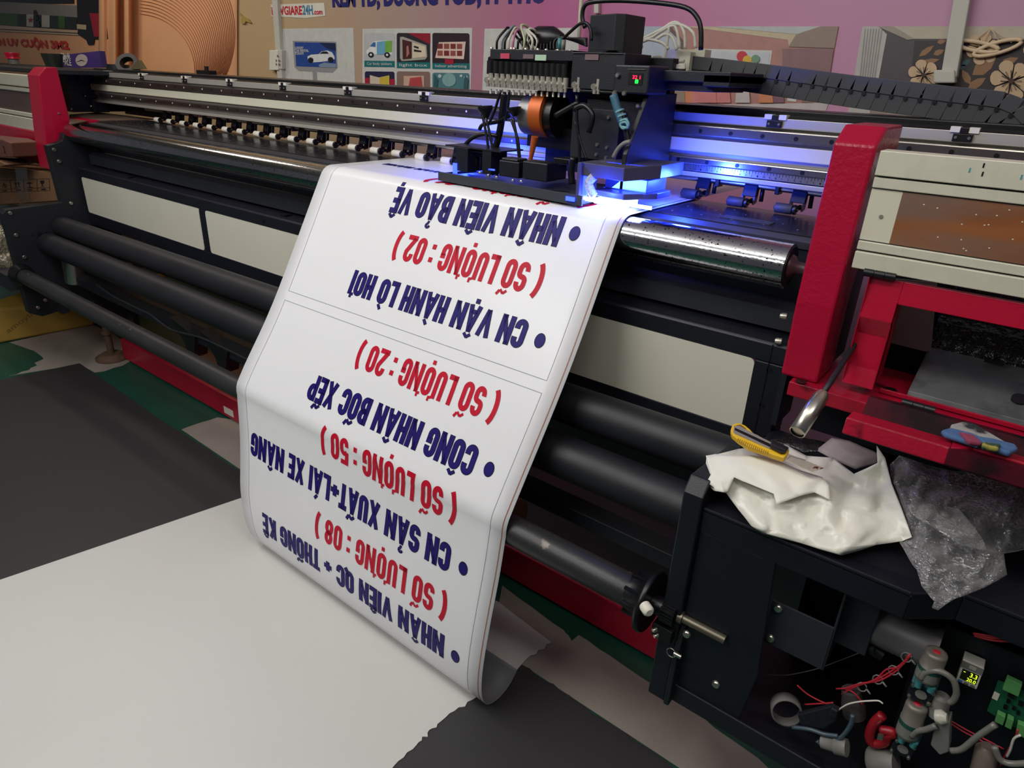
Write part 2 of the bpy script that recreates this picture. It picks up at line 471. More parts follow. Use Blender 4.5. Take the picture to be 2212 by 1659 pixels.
# wall headline and shop sign
m = MB()
line_text(m, 'KEM TD, DUONG TOD, PP PHO', (718, 13), (1180, 3), 36, 0, 1, .055)
tag(m.build('headline_lettering', pm('navy', (36, 30, 110))), 'dark navy headline lettering cut off by the top of the picture', 'lettering')
t = thing('wall_sign', 'white cut-out shop sign with red and blue web address, behind the trunking', 'sign', W(640, 30))
m = MB(); pw(m, [(585, 10), (700, 6), (703, 34), (660, 39), (586, 35)], 0, 1); m.build('backing', WHT, t)
m = MB()
line_text(m, 'inUVGIARE', (587, 32), (653, 31), 17, 0, 2, .03)
line_text(m, '24H', (654, 31), (676, 31), 19, 1, 2, .03)
line_text(m, '.com', (677, 31), (697, 31), 11, 0, 2, .03)
m.build('lettering', [pm('signred', (200, 30, 50)), pm('signblue', (60, 130, 170))], t)

# trunking, pole, socket
def trunk(name, label, pts, dep=.03, mt=WHT):
    m = MB(); p = [aty(x, y, YW) for x, y in pts]
    m.slab(p, (0, -dep, 0)); return tag(m.build(name, mt, bevel=.003), label, 'cable trunking')
TRK = mat('grey_white_pvc', (200, 198, 186), .5, var=.03)
trunk('cable_trunking', 'narrow white vertical cable trunking above the wall socket', [(594, -12), (606, -12), (618, 190), (608, 190)], .025, TRK)
m = MB(); m.slab([aty(x, y, YW) for x, y in rect(603, 108, 618, 150)], (0, -.03, 0)); o = tag(m.build('junction_box', TRK, bevel=.004), 'small white junction box beside the wall socket', 'junction box')
t = thing('wall_socket', 'white wall socket plate with four holes beneath the narrow trunking', 'socket', aty(601, 150, YW))
m = MB(); m.slab([aty(x, y, YW) for x, y in rect(592, 109, 611, 152)], (0, -.034, 0)); m.build('plate', WHT, t, bevel=.004)
m = MB()
for px, py in ((597, 131), (603, 131), (597, 139), (603, 139)):
    c = aty(px, py, YW - .034); m.cyl(c, c + Vector((0, -.0015, 0)), .007, 8)
c = aty(600, 121, YW - .034); m.cyl(c, c + Vector((0, -.003, 0)), .006, 8); m.build('socket_holes', GPL, t)
trunk('cable_trunking', 'wide white vertical cable trunking crossing the flower wallpaper poster', [(2066, -14), (2102, -14), (2070, 168), (2036, 168)], .04, TRK)
m = MB(); m.slab([aty(x, y, YW) for x, y in rect(2022, 152, 2068, 180)], (0, -.05, 0)); tag(m.build('junction_box', TRK, bevel=.005), 'white junction box at the foot of the wide trunking', 'junction box')
m = MB(); m.tube([aty(1256, -10, 2.60), aty(1250, 90, 2.60)], .008, 10, 0, 0); tag(m.build('thin_pole', CREAM), 'thin cream pole standing behind the print carriage', 'pole')
trunk('cable_trunking', 'short pale trunking behind the black motor box', [(1288, -10), (1298, -10), (1298, 30), (1288, 30)], .02, TRK)
m = MB(); c = W(530, 35, 0)
m.slab([W(x, y, 0) for x, y in ((520, 28), (527, 35), (540, 42), (545, 50), (534, 46), (531, 52), (523, 50), (524, 38))], (0, -.01, 0))
tag(m.build('torn_tape', mat('old_yellow_tape', (170, 150, 80), .6)), 'scrap of old yellow tape stuck on the beige wall', 'tape')

# ---- poster: billboard
WP = pm('white', (206, 206, 200)); WG = pm('grey', (150, 150, 152))
t = thing('wall_poster', 'white poster of a roadside billboard showing a white sports car', 'poster', W(690, 200))
m = MB(); pw(m, [(611, 62), (763, 60), (768, 215), (606, 205)], 0, 0); m.build('sheet', WP, t)
m = MB()
pw(m, [(632, 88), (726, 90), (729, 147), (718, 157), (645, 153), (636, 145)], 0, 1); pw(m, [(675, 155), (684, 156), (686, 185), (677, 185)], 0, 1)
pw(m, [(636, 91), (724, 93), (726, 146), (640, 143)], 1, 2); pw(m, [(690, 92), (724, 93), (725, 110), (705, 104)], 2, 3)
pw(m, [(664, 122), (672, 118), (688, 117), (695, 111), (707, 109), (717, 113), (722, 121), (723, 127), (718, 131), (706, 132), (690, 134), (672, 135), (666, 132)], 3, 3)
pw(m, [(690, 116), (697, 111), (706, 111), (710, 116)], 4, 4)
for cx, cy, r in ((671, 130, 6), (714, 129, 6)): pw(m, [(cx + r * math.cos(k * .5236), cy + r * math.sin(k * .5236)) for k in range(12)], 4, 4)
pw(m, [(688, 140), (700, 135), (726, 138), (726, 146), (690, 145)], 5, 3)
m.build('billboard_picture', [WG, pm('skyblue', (40, 74, 150)), pm('skydark', (24, 40, 80)), pm('car', (225, 225, 225)), pm('cardark', (30, 32, 40)), pm('mist', (130, 150, 175))], t)
m = MB()
for s_, y, x1 in (('LUXURY', 106, 656), ('CAR RENTAL', 112, 667), ('TODAY!', 118, 656)): line_text(m, s_, (637, y), (x1, y), 5, 0, 4, .03)
m.build('lettering', WP, t)

# ---- poster: six service tiles
TEALP = pm('teal', (24, 110, 116))
t = thing('wall_poster', 'white poster of six advertising tiles with teal captions', 'poster', W(900, 200))
m = MB(); pw(m, [(783, 62), (1020, 60), (1016, 215), (783, 215)], 0, 0); m.build('sheet', WP, t)


def tile(x0, y0, x1, y1, rgb, cap, shapes, cols, label, slope=.012):
    tl = MB(); yy = lambda x, y: y + (x - x0) * slope
    q = lambda pts: [(x, yy(x, y)) for x, y in pts]
    pw(tl, q([(x0 + 3, y0), (x1 - 3, y0), (x1, y0 + 3), (x1, y1 - 2), (x1 - 2, y1), (x0 + 2, y1), (x0, y1 - 2), (x0, y0 + 3)]), 0, 1)
    if cap: pw(tl, q(rect(x0, y1 - 13, x1, y1)), 1, 2)
    for mi, lay, pts in shapes: pw(tl, q(pts), mi + 3, lay + 2)
    if cap: line_text(tl, cap, (x0 + 6, yy(x0, y1 - 4)), (x1 - 6, yy(x1, y1 - 4)), 6, 2, 3, .005)
    tl.build('service_tile', [pm(label, rgb), TEALP, WP] + [pm(label + str(i), c) for i, c in enumerate(cols)], t)


def disc(cx, cy, r, n=12): return [(cx + r * math.cos(2 * math.pi * k / n), cy + r * math.sin(2 * math.pi * k / n)) for k in range(n)]


tile(787, 71, 852, 144, (190, 192, 192), 'Car body stickers', [
    (0, 0, [(791, 110), (797, 104), (805, 90), (815, 88), (846, 87), (847, 117), (792, 117)]), (1, 1, [(814, 90), (832, 88), (832, 117), (814, 117)]),
    (2, 1, [(832, 88), (846, 87), (846, 112), (832, 112)]), (3, 1, [(799, 100), (806, 91), (811, 91), (811, 101)]),
    (4, 2, disc(801, 118, 6)), (4, 2, disc(836, 118, 6)), (0, 3, disc(801, 118, 2.5)), (0, 3, disc(836, 118, 2.5))],
    [(230, 232, 230), (110, 170, 200), (120, 180, 70), (60, 110, 170), (28, 30, 36)], 'van')
tile(857, 71, 929, 147, (44, 40, 48), 'light box', [
    (0, 0, [(880, 71), (929, 71), (929, 95)]), (1, 1, [(864, 80), (870, 79), (921, 97), (923, 122), (918, 128), (868, 132), (864, 126)]),
    (2, 2, [(869, 85), (889, 90), (889, 126), (870, 128)]), (3, 2, [(891, 91), (919, 100), (920, 122), (891, 125)]),
    (4, 3, [(894, 98), (904, 101), (904, 105), (894, 102)]), (4, 3, [(894, 106), (910, 109), (910, 112), (894, 111)]), (5, 3, [(878, 100), (882, 98), (884, 116), (878, 124)])],
    [(150, 24, 48), (170, 165, 155), (72, 36, 34), (220, 206, 180), (30, 26, 26), (180, 120, 110)], 'lightbox')
tile(934, 71, 1014, 149, (48, 34, 44), 'Indoor advertising', [
    (0, 1, [(948, 91), (1006, 89), (1002, 127), (940, 125)])] +
    [(1 + (i + j) % 2, 2, rect(945 + i * 14, 94 + j * 15, 956 + i * 14, 105 + j * 15)) for i in range(4) for j in range(2)] + [(3, 1, rect(961, 127, 980, 138))],
    [(228, 200, 186), (120, 50, 48), (150, 80, 70), (170, 30, 56)], 'placemat')
tile(788, 154, 852, 215, (36, 36, 70), None, [(0, 1, [(799, 162), (818, 167), (841, 162), (841, 205), (799, 205)]), (1, 2, [(820, 167), (841, 162), (841, 205), (820, 205)]), (2, 1, rect(842, 170, 852, 205)), (2, 1, rect(788, 168, 798, 182))], [(214, 196, 176), (206, 182, 66), (170, 30, 60)], 'leaflet')
tile(857, 154, 929, 215, (136, 110, 100), None, [(0, 1, [(872, 164), (916, 163), (916, 205), (872, 205)]), (1, 2, [(886, 168), (910, 165), (914, 200), (880, 200)])], [(206, 170, 150), (180, 70, 70)], 'card')
tile(934, 157, 1014, 215, (80, 124, 130), None, [(0, 1, disc(970, 172, 15)), (1, 2, [(938, 160), (946, 172), (944, 200), (936, 200)]), (1, 2, [(1004, 160), (1012, 172), (1008, 200), (1000, 196)]), (2, 1, disc(950, 164, 4, 8)), (2, 1, disc(1006, 166, 4, 8)), (2, 1, disc(996, 163, 3, 8))], [(130, 170, 170), (52, 90, 98), (190, 205, 205)], 'blossom')
m = MB(); pw(m, [(1047, 62), (1250, 60), (1250, 210), (1041, 210)], 0, 0)
tag(m.build('wall_poster', WP), 'blank white poster partly hidden behind the print carriage', 'poster')

# ---- poster: living room
t = thing('wall_poster', 'living-room poster with a framed painting and pink cushions', 'poster', W(1590, 245))
m = MB(); pw(m, [(1384, 57), (1812, 57), (1776, 262), (1384, 250)], 0, 0); m.build('sheet', pm('room', (178, 128, 118)), t)
m = MB()
pw(m, [(1478, 57), (1535, 57), (1730, 74), (1704, 100), (1702, 86)], 0, 1); pw(m, [(1535, 57), (1772, 57), (1720, 74)], 1, 2)
pw(m, [(1720, 74), (1772, 57), (1811, 57), (1802, 104), (1703, 101)], 2, 3)
pw(m, [(1690, 105), (1801, 105), (1786, 205), (1735, 205), (1690, 150)], 7, 4)
pw(m, [(1500, 105), (1668, 109), (1656, 194), (1500, 188)], 3, 1); pw(m, [(1506, 110), (1663, 114), (1652, 190), (1506, 184)], 4, 2)
for lay_, (cx, cy, r, c) in enumerate(((1603, 122, 12, 8), (1614, 130, 10, 9), (1560, 140, 12, 10), (1632, 127, 9, 11), (1575, 165, 10, 9), (1610, 172, 12, 10))): pw(m, disc(cx, cy, r), c, 3 + lay_)
pw(m, [(1384, 57), (1440, 57), (1478, 90), (1478, 140), (1384, 140)], 12, 2); pw(m, [(1436, 57), (1448, 57), (1480, 92), (1472, 92)], 13, 3); pw(m, [(1470, 92), (1480, 92), (1480, 145), (1470, 145)], 13, 3)
pw(m, [(1395, 228), (1790, 222), (1776, 262), (1395, 250)], 6, 1)
for lay_, (x, c) in enumerate(((1400, 6), (1425, 5), (1450, 2), (1474, 14), (1496, 5), (1518, 5), (1548, 5), (1590, 6), (1640, 14), (1664, 15))):
    pw(m, [(x, 196), (x + 14, 192), (x + 28, 197), (x + 30, 222), (x - 2, 222)], c, 5 + lay_ % 3)
pw(m, [(1702, 200), (1712, 195), (1722, 210), (1720, 220), (1700, 218)], 3, 2); pw(m, [(1732, 200), (1760, 202), (1756, 222), (1732, 222)], 16, 2)
m.build('room_picture', [pm('beam', (200, 184, 150)), pm('sky', (186, 190, 186)), pm('ceil', (150, 130, 116)), WP, pm('canvas', (196, 200, 204)), pm('cush', (206, 128, 124)), pm('sofa', (196, 186, 182)), pm('walldark', (142, 106, 108)),
    pm('pr', (200, 50, 60)), pm('py', (220, 180, 60)), pm('pb', (130, 170, 200)), pm('pg', (110, 150, 120)), pm('windowlight', (176, 186, 198)), pm('frame', (110, 84, 80)), pm('cush2', (206, 132, 90)), pm('cush3', (130, 90, 104)), pm('pot', (140, 108, 96))], t)

# ---- poster: flower wallpaper room
t = thing('wall_poster', 'dark flower-wallpaper room poster with ring lamp and sofa', 'poster', W(2040, 262))
m = MB(); pw(m, [(1863, 57), (2330, 57), (2290, 300), (1829, 262)], 0, 0); m.build('sheet', pm('darkwall', (82, 74, 78)), t)
m = MB()
pw(m, [(1863, 57), (1898, 57), (1916, 74), (1900, 160), (1878, 262), (1830, 255)], 0, 1)
for k in range(7): pw(m, [(1868 + k * 6, 62), (1870 + k * 6, 62), (1856 + k * 5, 200), (1853 + k * 5, 200)], 1, 2)
pw(m, [(1900, 57), (2330, 57), (2330, 84), (1974, 84), (1940, 72)], 2, 1); pw(m, [(1896, 57), (1930, 57), (1976, 84), (1960, 86)], 3, 2)
pw(m, [(1976, 88), (2330, 88), (2290, 230), (1960, 230)], 4, 1)


def flower(cx, cy, r, k0):
    for k in range(6):
        a = k0 + k * math.pi / 3
        pw(m, [(cx + r * .12 * math.cos(a), cy + r * .12 * math.sin(a))] + [(cx + r * (.72 + .28 * math.cos(p)) * math.cos(a) - r * .36 * math.sin(p) * math.sin(a), cy + r * (.72 + .28 * math.cos(p)) * math.sin(a) + r * .36 * math.sin(p) * math.cos(a)) for p in [i * .55 - 2.2 for i in range(9)]], 5, 3 + k)
    for k in range(12):
        a = k * math.pi / 6; pw(m, [(cx, cy), (cx + r * .5 * math.cos(a - .04), cy + r * .5 * math.sin(a - .04)), (cx + r * .5 * math.cos(a + .04), cy + r * .5 * math.sin(a + .04))], 6, 9)
    pw(m, disc(cx, cy, r * .13), 6, 10)


def leaf(x0, y0, x1, y1, wd, c=7):
    dx, dy = x1 - x0, y1 - y0; L = math.hypot(dx, dy); nx, ny = -dy / L * wd, dx / L * wd
    pw(m, [(x0, y0), (x0 + dx * .3 + nx, y0 + dy * .3 + ny), (x0 + dx * .65 + nx * .9, y0 + dy * .65 + ny * .9), (x1, y1), (x0 + dx * .65 - nx * .9, y0 + dy * .65 - ny * .9), (x0 + dx * .3 - nx, y0 + dy * .3 - ny)], c, 2)


flower(1995, 162, 34, .3); flower(2122, 105, 36, .8); flower(2184, 175, 46, .2); flower(2250, 110, 40, .1)
for a in ((1985, 122, 2018, 98, 6), (1985, 138, 2030, 128, 6), (2024, 92, 2044, 88, 5), (2016, 118, 2040, 108, 6), (2100, 162, 2152, 125, 14), (2090, 192, 2130, 168, 9), (2160, 140, 2200, 125, 8), (2096, 182, 2078, 150, 8)): leaf(*a)
leaf(2076, 142, 2098, 128, 6, 8); leaf(2070, 150, 2086, 140, 5, 8)
pw(m, [(1880, 218), (1905, 214), (1918, 226), (1975, 226), (1972, 262), (1878, 262)], 9, 2); pw(m, [(1985, 236), (2030, 228), (2180, 240), (2180, 275), (1980, 268)], 9, 2)
pw(m, [(2014, 234), (2018, 234), (2012, 262), (2008, 262)], 10, 3)
m.build('room_picture', [pm('drape', (188, 184, 176)), pm('drapefold', (150, 146, 140)), pm('cornice', (190, 180, 160)), pm('cornice2', (160, 150, 134)), pm('wallpaper', (58, 50, 52)), pm('petal', (206, 176, 140)), pm('stamen', (70, 44, 32)), pm('leaf', (150, 112, 78)), pm('bluegreen', (60, 92, 100)), pm('sofa2', (150, 134, 124)), pm('redleg', (170, 60, 40))], t)
m = MB()
for k in range(16):
    pass
rings = [[(2110 + 48 * math.cos(a) , 100 + 10 * math.sin(a) + 8 * math.cos(a)) for a in [i * math.pi / 9 for i in range(19)]], [(2155 + 52 * math.cos(a), 103 + 12 * math.sin(a) - 14 * math.cos(a)) for a in [i * math.pi / 9 for i in range(19)]]]
for r_ in rings: m.tube([W(x, y, 13) for x, y in r_], .006, 6, 0, 0)
for x in (2126, 2136, 2150, 2160): m.tube([W(2140, 60, 12), W(x + (x - 2143) * 1.5, 92, 12)], .0015, 4, 0, 0)
m.build('ring_lamp_print', pm('ringlamp', (222, 196, 160)), t)

# ---- orange banner at the far left
OR = mat('orange_banner_cloth', (222, 166, 122), .5, var=.07, scale=1.2)
t = thing('hanging_banner', 'orange printed banner with folds, left of the beige wall', 'banner', W(250, 180))
m = MB()
cols = []
xs_ = list(range(-40, 216, 12)) + list(range(216, 312, 3)) + list(range(312, 520, 8))
for x in xs_:
    bul = 0
    if 216 <= x <= 310: bul = .05 * math.sin((x - 216) / 94 * math.pi) * (1.2 + math.sin((x - 216) * .21))
    cols.append([aty(x + (j * .09 - 6) * (1 if 216 < x < 310 else 0), -30 + j * 30, YW - .012 - bul) for j in range(9)])
vs = [p for c in cols for p in c]; n = 9
m.add(vs, [(i * n + j, (i + 1) * n + j, (i + 1) * n + j + 1, i * n + j + 1) for i in range(len(cols) - 1) for j in range(n - 1)], 0, True)
o = m.build('cloth', OR, t); sd = o.modifiers.new('cloth_thickness', 'SOLIDIFY'); sd.thickness = .002
m = MB()
for k in range(26):
    f = k / 25; cx, cy, r = 295 + f * (-8), 156 - f * 84, 126 + f * 94
    pts = []
    for a in range(-95, 100, 4):
        x, y = cx + r * math.cos(R(a)), cy + r * math.sin(R(a))
        if x > 262 and -20 < y < 172: pts.append(aty(x, y, YW - .015))
    if len(pts) > 2: m.tube(pts, .0022, 4, 0, 0)
m.build('ripple_print', pm('ripple', (170, 104, 70)), t)


def B(px, py, lay=0): return aty(px, py, YW - .016 - .0012 * lay)
def pb_(mb, pts, mi, lay): mb.slab([B(x, y, lay) for x, y in pts], (0, .0008, 0), mi)
m = MB()
pb_(m, rect(-40, -20, 160, 8), 0, 0); pb_(m, [(-40, 2), (172, 12), (178, 38), (-40, 27)], 1, 1); pb_(m, [(-40, 27), (166, 38), (166, 64), (-40, 55)], 2, 1)
for x0, x1, c in ((-40, 38, 3), (38, 57, 4), (57, 72, 5), (72, 90, 4), (90, 107, 5), (107, 126, 4), (126, 140, 3)):
    pb_(m, [(x0, 28 + x0 * .05), (x1, 28 + x1 * .05), (x1, 54 + x1 * .05), (x0, 54 + x0 * .05)], c, 2)
pb_(m, [(61 + 4.5 * 1, 36 + 6)] + [(66 + (7 if k % 2 == 0 else 3) * math.sin(k * math.pi / 5), 43 - (7 if k % 2 == 0 else 3) * math.cos(k * math.pi / 5)) for k in range(10)], 6, 4)
pb_(m, [(-40, 52), (168, 66), (170, 76), (-40, 66)], 7, 3); pb_(m, [(-40, 60), (170, 71), (170, 73), (-40, 62)], 8, 4)
pb_(m, [(165, -20), (222, -20), (234, 85), (204, 84), (202, 96), (190, 97), (186, 86), (168, 74)], 0, 4)
pb_(m, [(193, 28), (226, 30), (230, 80), (203, 79)], 6, 5); pb_(m, [(166, 52), (186, 54), (186, 64), (166, 62)], 7, 5)
m.build('printer_picture', [PLA, pm('pgrey', (128, 124, 118)), pm('pdark', (30, 34, 32)), pm('bgreen', (52, 92, 36)), pm('bdark', (28, 44, 40)), pm('bwhite', (176, 172, 164)), pm('bred', (150, 20, 44)), pm('brail', (190, 168, 140)), pm('bline', (70, 50, 44))], t)
m = MB()
a, c = B(-22, 96, 2), B(150, 106, 2)
put_text(m, 'Y IN UV CUỘN 3M2', plane_fn(a, (c - a).normalized(), (0, 0, 1)), (c - a).length, (B(75, 86, 2) - B(75, 101, 2)).z, 0, .05)
m.build('lettering', pm('letred', (196, 40, 30)), t); m = MB()
put_text(m, 'ine', plane_fn(B(86, 58, 6), (0, 0, 1), (-1, 0, 0)), .13, .10, 0, .05)
m.build('bottle_lettering', PLA, t)

# ================================================================== floor sheets
def sheet(name, label, cat, px, mt, z=.0, th=.0015, jag=0, seed=1):
    rnd = random.Random(seed); pts = []
    for i, p in enumerate(px):
        q = px[(i + 1) % len(px)]
        a, c = atz(p[0], p[1], z), atz(q[0], q[1], z); pts.append(a)
        if len(p) > 2:                               # torn edge
            k = p[2]
            d = c - a; nrm = Vector((-d.y, d.x, 0)).normalized()
            for j in range(1, k): pts.append(a + d * (j / k) + nrm * rnd.uniform(-jag, jag))
    m = MB(); m.slab(pts, (0, 0, th)); return tag(m.build(name, mt), label, cat)


sheet('vinyl_mat', 'dark grey vinyl mat on the floor at the lower left, under the white sheet', 'mat', [(-60, 835), (172, 785), (345, 905, 8), (525, 1020), (700, 1150), (1000, 1360), (1128, 1437, 10), (1300, 1553, 8), (1520, 1700), (700, 1800), (-60, 1320)], MAT_, .002, .0015, .006, 3)
sheet('floor_film', 'torn greyish film strip on the floor along the red base beam, right', 'floor film', [(1085, 1265, 6), (1218, 1362, 4), (1235, 1385), (1250, 1372, 10), (1490, 1532, 10), (1680, 1672), (1560, 1720), (1128, 1436), (1060, 1400)], FILM, .0005, .0012, .003, 4)
sheet('floor_film', 'torn grey film patch on the floor beside the yellow package', 'floor film', [(20, 740, 6), (90, 770, 3), (80, 790, 5), (20, 812), (172, 787), (205, 805, 3), (265, 790), (300, 770), (245, 720), (200, 702), (100, 722)], FILM, .0005, .0012, .02, 5)
sheet('floor_film', 'small pale film scrap on the floor left of the hanging banner', 'floor film', [(392, 928, 4), (470, 902), (560, 915), (540, 1020), (516, 1012)], FILM, .0003, .0012, .006, 6)
ws = sheet('white_sheet', 'large white vinyl sheet with a torn edge, lying under the banner', 'sheet', [(-60, 1274), (525, 1075), (800, 1190), (1075, 1300), (1190, 1388, 7), (1130, 1432, 6), (1030, 1506, 9), (945, 1565, 9), (900, 1610, 7), (830, 1672), (600, 1780), (-60, 1700)], SHEET, .0038, .002, .006, 8)
m = MB(); P0 = atz(2, 720, 0)


def fb(mb, px0, py0, px1, py1, Y, dep, mi=0):
    """box whose front face, at depth Y, spans the two corner pixels"""
    a, c = aty(px0, py0, Y), aty(px1, py1, Y)
    return mb.box(min(a.x, c.x), max(a.x, c.x), Y, Y + dep, min(a.z, c.z), max(a.z, c.z), mi)


def bolts(mb, pts, n, r=.006, h=.004, mi=0):
    n = Vector(n).normalized()
    for p in pts: p = Vector(p); mb.lathe(p - n * .001, p + n * h, [(0, r), (.6, r), (1, r * .75)], 10, mi)


# ================================================================== printer: beam, rails, table
XL, XR = -4.35, 0.95
YG = 1.75
t = thing('gantry_beam', 'long aluminium gantry beam with two linear rails across the printer', 'beam', (-1.9, 1.86, 1.32))
m = MB(); m.prism([(YG + .01, 1.336), (YG - .006, 1.334), (YG - .006, 1.323), (YG + .23, 1.323), (YG + .23, 1.477), (YG, 1.477), (YG, 1.455), (YG + .012, 1.45)], XL, XR); m.build('beam_body', ALU, t, bevel=.001)
m = MB(); m.box(XL, XR, YG + .03, YG + .21, 1.478, 1.494); m.prism([(YG + .004, 1.478), (YG + .03, 1.484), (YG + .03, 1.478)], XL, XR); m.build('top_cover', PLA, t, bevel=.002)
m = MB(); m.box(-4.27, -1.15, YG - .012, YG + .012, 1.424, 1.447); m.build('upper_rail', RAIL_DIM, t, bevel=.003)
m = MB(); m.box(-1.15, XR, YG - .012, YG + .012, 1.424, 1.449); o = m.build('upper_rail', RAIL, t, bevel=.003); o['label'] = 'bright steel stretch of rail'
m = MB(); m.box(-4.25, -1.15, YG - .012, YG + .012, 1.353, 1.372); m.build('lower_rail', RAIL_DIM, t, bevel=.003)
m = MB(); m.box(-1.15, XR, YG - .012, YG + .012, 1.353, 1.371); o = m.build('lower_rail', RAIL, t, bevel=.003); o['label'] = 'bright steel stretch of rail'
m = MB(); m.box(-4.35, XR, YG - .004, YG + .012, 1.384, 1.416); m.build('guide_plate', CREAM, t, bevel=.002)
m = MB()
x = -4.2
k = 0
while x < XR:
    for z in (1.4355, 1.362):
        c = Vector((x + (.03 if z < 1.4 else 0), YG - .0125, z)); m.cyl(c, c + Vector((0, -.0008, 0)), .0034 if x < -1.15 else .0052, 8, k % 2 if x < -1.15 else 0)
    x += .08; k += 1
m.build('rail_screws', [PLA, WHT], t)
m = MB(); m.box(-1.2, -.30, YG - .0085, YG + .01, 1.3375, 1.3525, 0)
x = -1.18; k = 0
while x < -.31:
    m.box(x, x + .0008, YG - .0092, YG - .0086, 1.3475 if k % 5 else 1.345, 1.3522, 1)
    if k % 2 == 0:
        s_ = str((100 - k // 2) % 10 or 10)
        put_text(m, s_, plane_fn((x - .002, YG - .0093, 1.340), (1, 0, 0), (0, 0, 1)), .003 * len(s_), .004, 1)
    x += .0075; k += 1
m.build('scale_ruler', [STEEL, INK], t)
for px, py in ((229, 152), (305, 157), (398, 163), (496, 171), (611, 180), (752, 189), (917, 202), (1675, 259), (2082, 289)):
    c = aty(px, py, YG); c.z = 1.468
    m = MB(); m.box(c.x - .018, c.x + .018, YG - .006, YG + .001, c.z - .012, c.z + .004); m.box(c.x - .008, c.x + .008, YG - .006, YG + .035, c.z + .004, c.z + .016)
    cl = m.build('cable_clip', PLA, t, bevel=.001)
    m = MB()
    for s in (-1, 1): m.box(c.x + s * .017 - .009, c.x + s * .017 + .009, YG - .004, YG + .02, c.z + .006, c.z + .017)
    m.build('clip_tab', WHT, cl)
    m = MB(); bolts(m, [(c.x - .012, YG - .006, c.z - .004), (c.x + .012, YG - .006, c.z - .004)], (0, -1, 0), .0035, .002); m.build('clip_screws', STEEL, cl)
m = MB(); m.box(-4.72, -4.35, 1.63, 1.99, 1.27, 1.487); m.build('end_box', BLK2, t, bevel=.003)
m = MB(); m.box(-4.37, -4.30, 1.68, 1.80, 1.43, 1.482); m.box(-4.36, -4.31, 1.70, 1.8, 1.345, 1.36); m.box(-4.37, -4.3, 1.72, 1.80, 1.27, 1.33); m.build('end_bracket', PLA, t, bevel=.002)
m = MB(); bolts(m, [(-4.33, 1.68, 1.46), (-4.33, 1.70, 1.353), (-4.33, 1.72, 1.30), (-4.36, 1.63, 1.285)], (0, -1, 0), .008); m.build('end_screws', STEEL, t)
m = MB(); m.box(-4.34, -3.86, 1.90, 1.92, 1.259, 1.322); m.box(-3.86, -.36, 1.90, 1.92, 1.296, 1.322); m.build('rear_skirt', PLA, t)

t = thing('platen_table', 'black flat media table behind the chrome roller', 'table', (-2.2, 1.6, 1.15))
TBL = mat('black_table_steel', (38, 38, 43), .25, metal=.35, var=.2, scale=6, stretch=(.5, 3, 3), rvar=.12, second=(92, 66, 54), smask=(.70, .78), sscale=5)
m = MB(); m.prism([(1.545, 1.2555), (1.81, 1.2555), (1.81, 1.235), (1.545, 1.235)], -4.05, -.36)
for i in range(46):
    for j in range(4):
        c = Vector((-3.9 + i * .077 + (j % 2) * .03, 1.60 + j * .045, 1.2555)); m.cyl(c, c + Vector((0, 0, .0006)), .0030, 8, 1)
m.build('table_top', [TBL, STEEL], t)
m = MB(); m.prism([(1.505, 1.249), (1.543, 1.2535), (1.543, 1.235), (1.505, 1.235)], -4.02, -.36); m.build('front_strip', GRY, t)
m = MB(); m.box(-.62, -.5, 1.60, 1.64, 1.2556, 1.2575); m.build('inlay_plate', GRY, t)
m = MB(); m.prism([(1.515, 1.235), (1.515, 1.12), (1.475, 1.105), (1.475, 1.06), (1.495, 1.06), (1.53, 1.11), (1.53, 1.235)], -3.86, -.37); m.build('front_apron', GRY, t)
m = MB(); m.box(-3.86, -.37, 1.56, 1.60, 1.03, 1.235); m.build('rear_apron', BLK2, t)
m = MB(); m.slab([(-.395, 1.70, 1.258), (-.345, 1.70, 1.258), (-.345, 1.70, 1.325), (-.375, 1.70, 1.325), (-.395, 1.70, 1.31)], (0, .004, 0))
m.box(-.385, -.36, 1.6975, 1.70, 1.288, 1.296, 1); m.build('slotted_bracket', [BLK, FROST], t)

m = MB(); m.slab([atz(x, y, 1.2562) for x, y in ((150, 249), (212, 244), (338, 259), (250, 261), (190, 263), (150, 270))], (0, 0, .004))
tag(m.build('cardboard_sheet', mat('brown_board', (92, 72, 58), .7)), 'brown board lying at the left rear of the printer table', 'board')

t = thing('feed_roller', 'long polished chrome feed roller along the front of the table', 'roller', (-2.15, 1.447, 1.155))
m = MB(); m.cyl((-3.9, 1.447, 1.207), (-.394, 1.447, 1.207), .0475, 48); o = m.build('roller_body', CHR, t)
m = MB(); m.lathe((-.4, 1.447, 1.207), (-.392, 1.447, 1.207), [(0, .044), (1, .042)], 40); m.build('end_cap', BLK2, t)
m = MB(); m.lathe((-.393, 1.447, 1.207), (-.36, 1.447, 1.207), [(0, .026), (.2, .024), (.4, .014), (1, .013)], 20); m.cyl((-.37, 1.447, 1.207), (-.335, 1.447, 1.207), .013, 16); m.build('shaft', mat('dull_shaft', (92, 78, 80), .4, metal=.5), t)
m = MB(); m.cyl((-3.94, 1.447, 1.207), (-3.9, 1.447, 1.207), .02, 16); m.build('shaft', STEEL, t)

# ---- pinch rollers
m = MB(); m.cyl((-3.9, 1.815, 1.3105), (-.345, 1.815, 1.3105), .0085, 14)
t = tag(m.build('pinch_roller_rod', STEEL), 'thin steel rod under the gantry carrying the pinch rollers', 'rod')
m = MB()
for x in (-.56, -.72, -1.5, -2.1, -2.6, -3.1, -3.6): m.box(x - .006, x + .006, 1.800, 1.83, 1.296, 1.324)
m.build('rod_holder', PLA, t, bevel=.002)


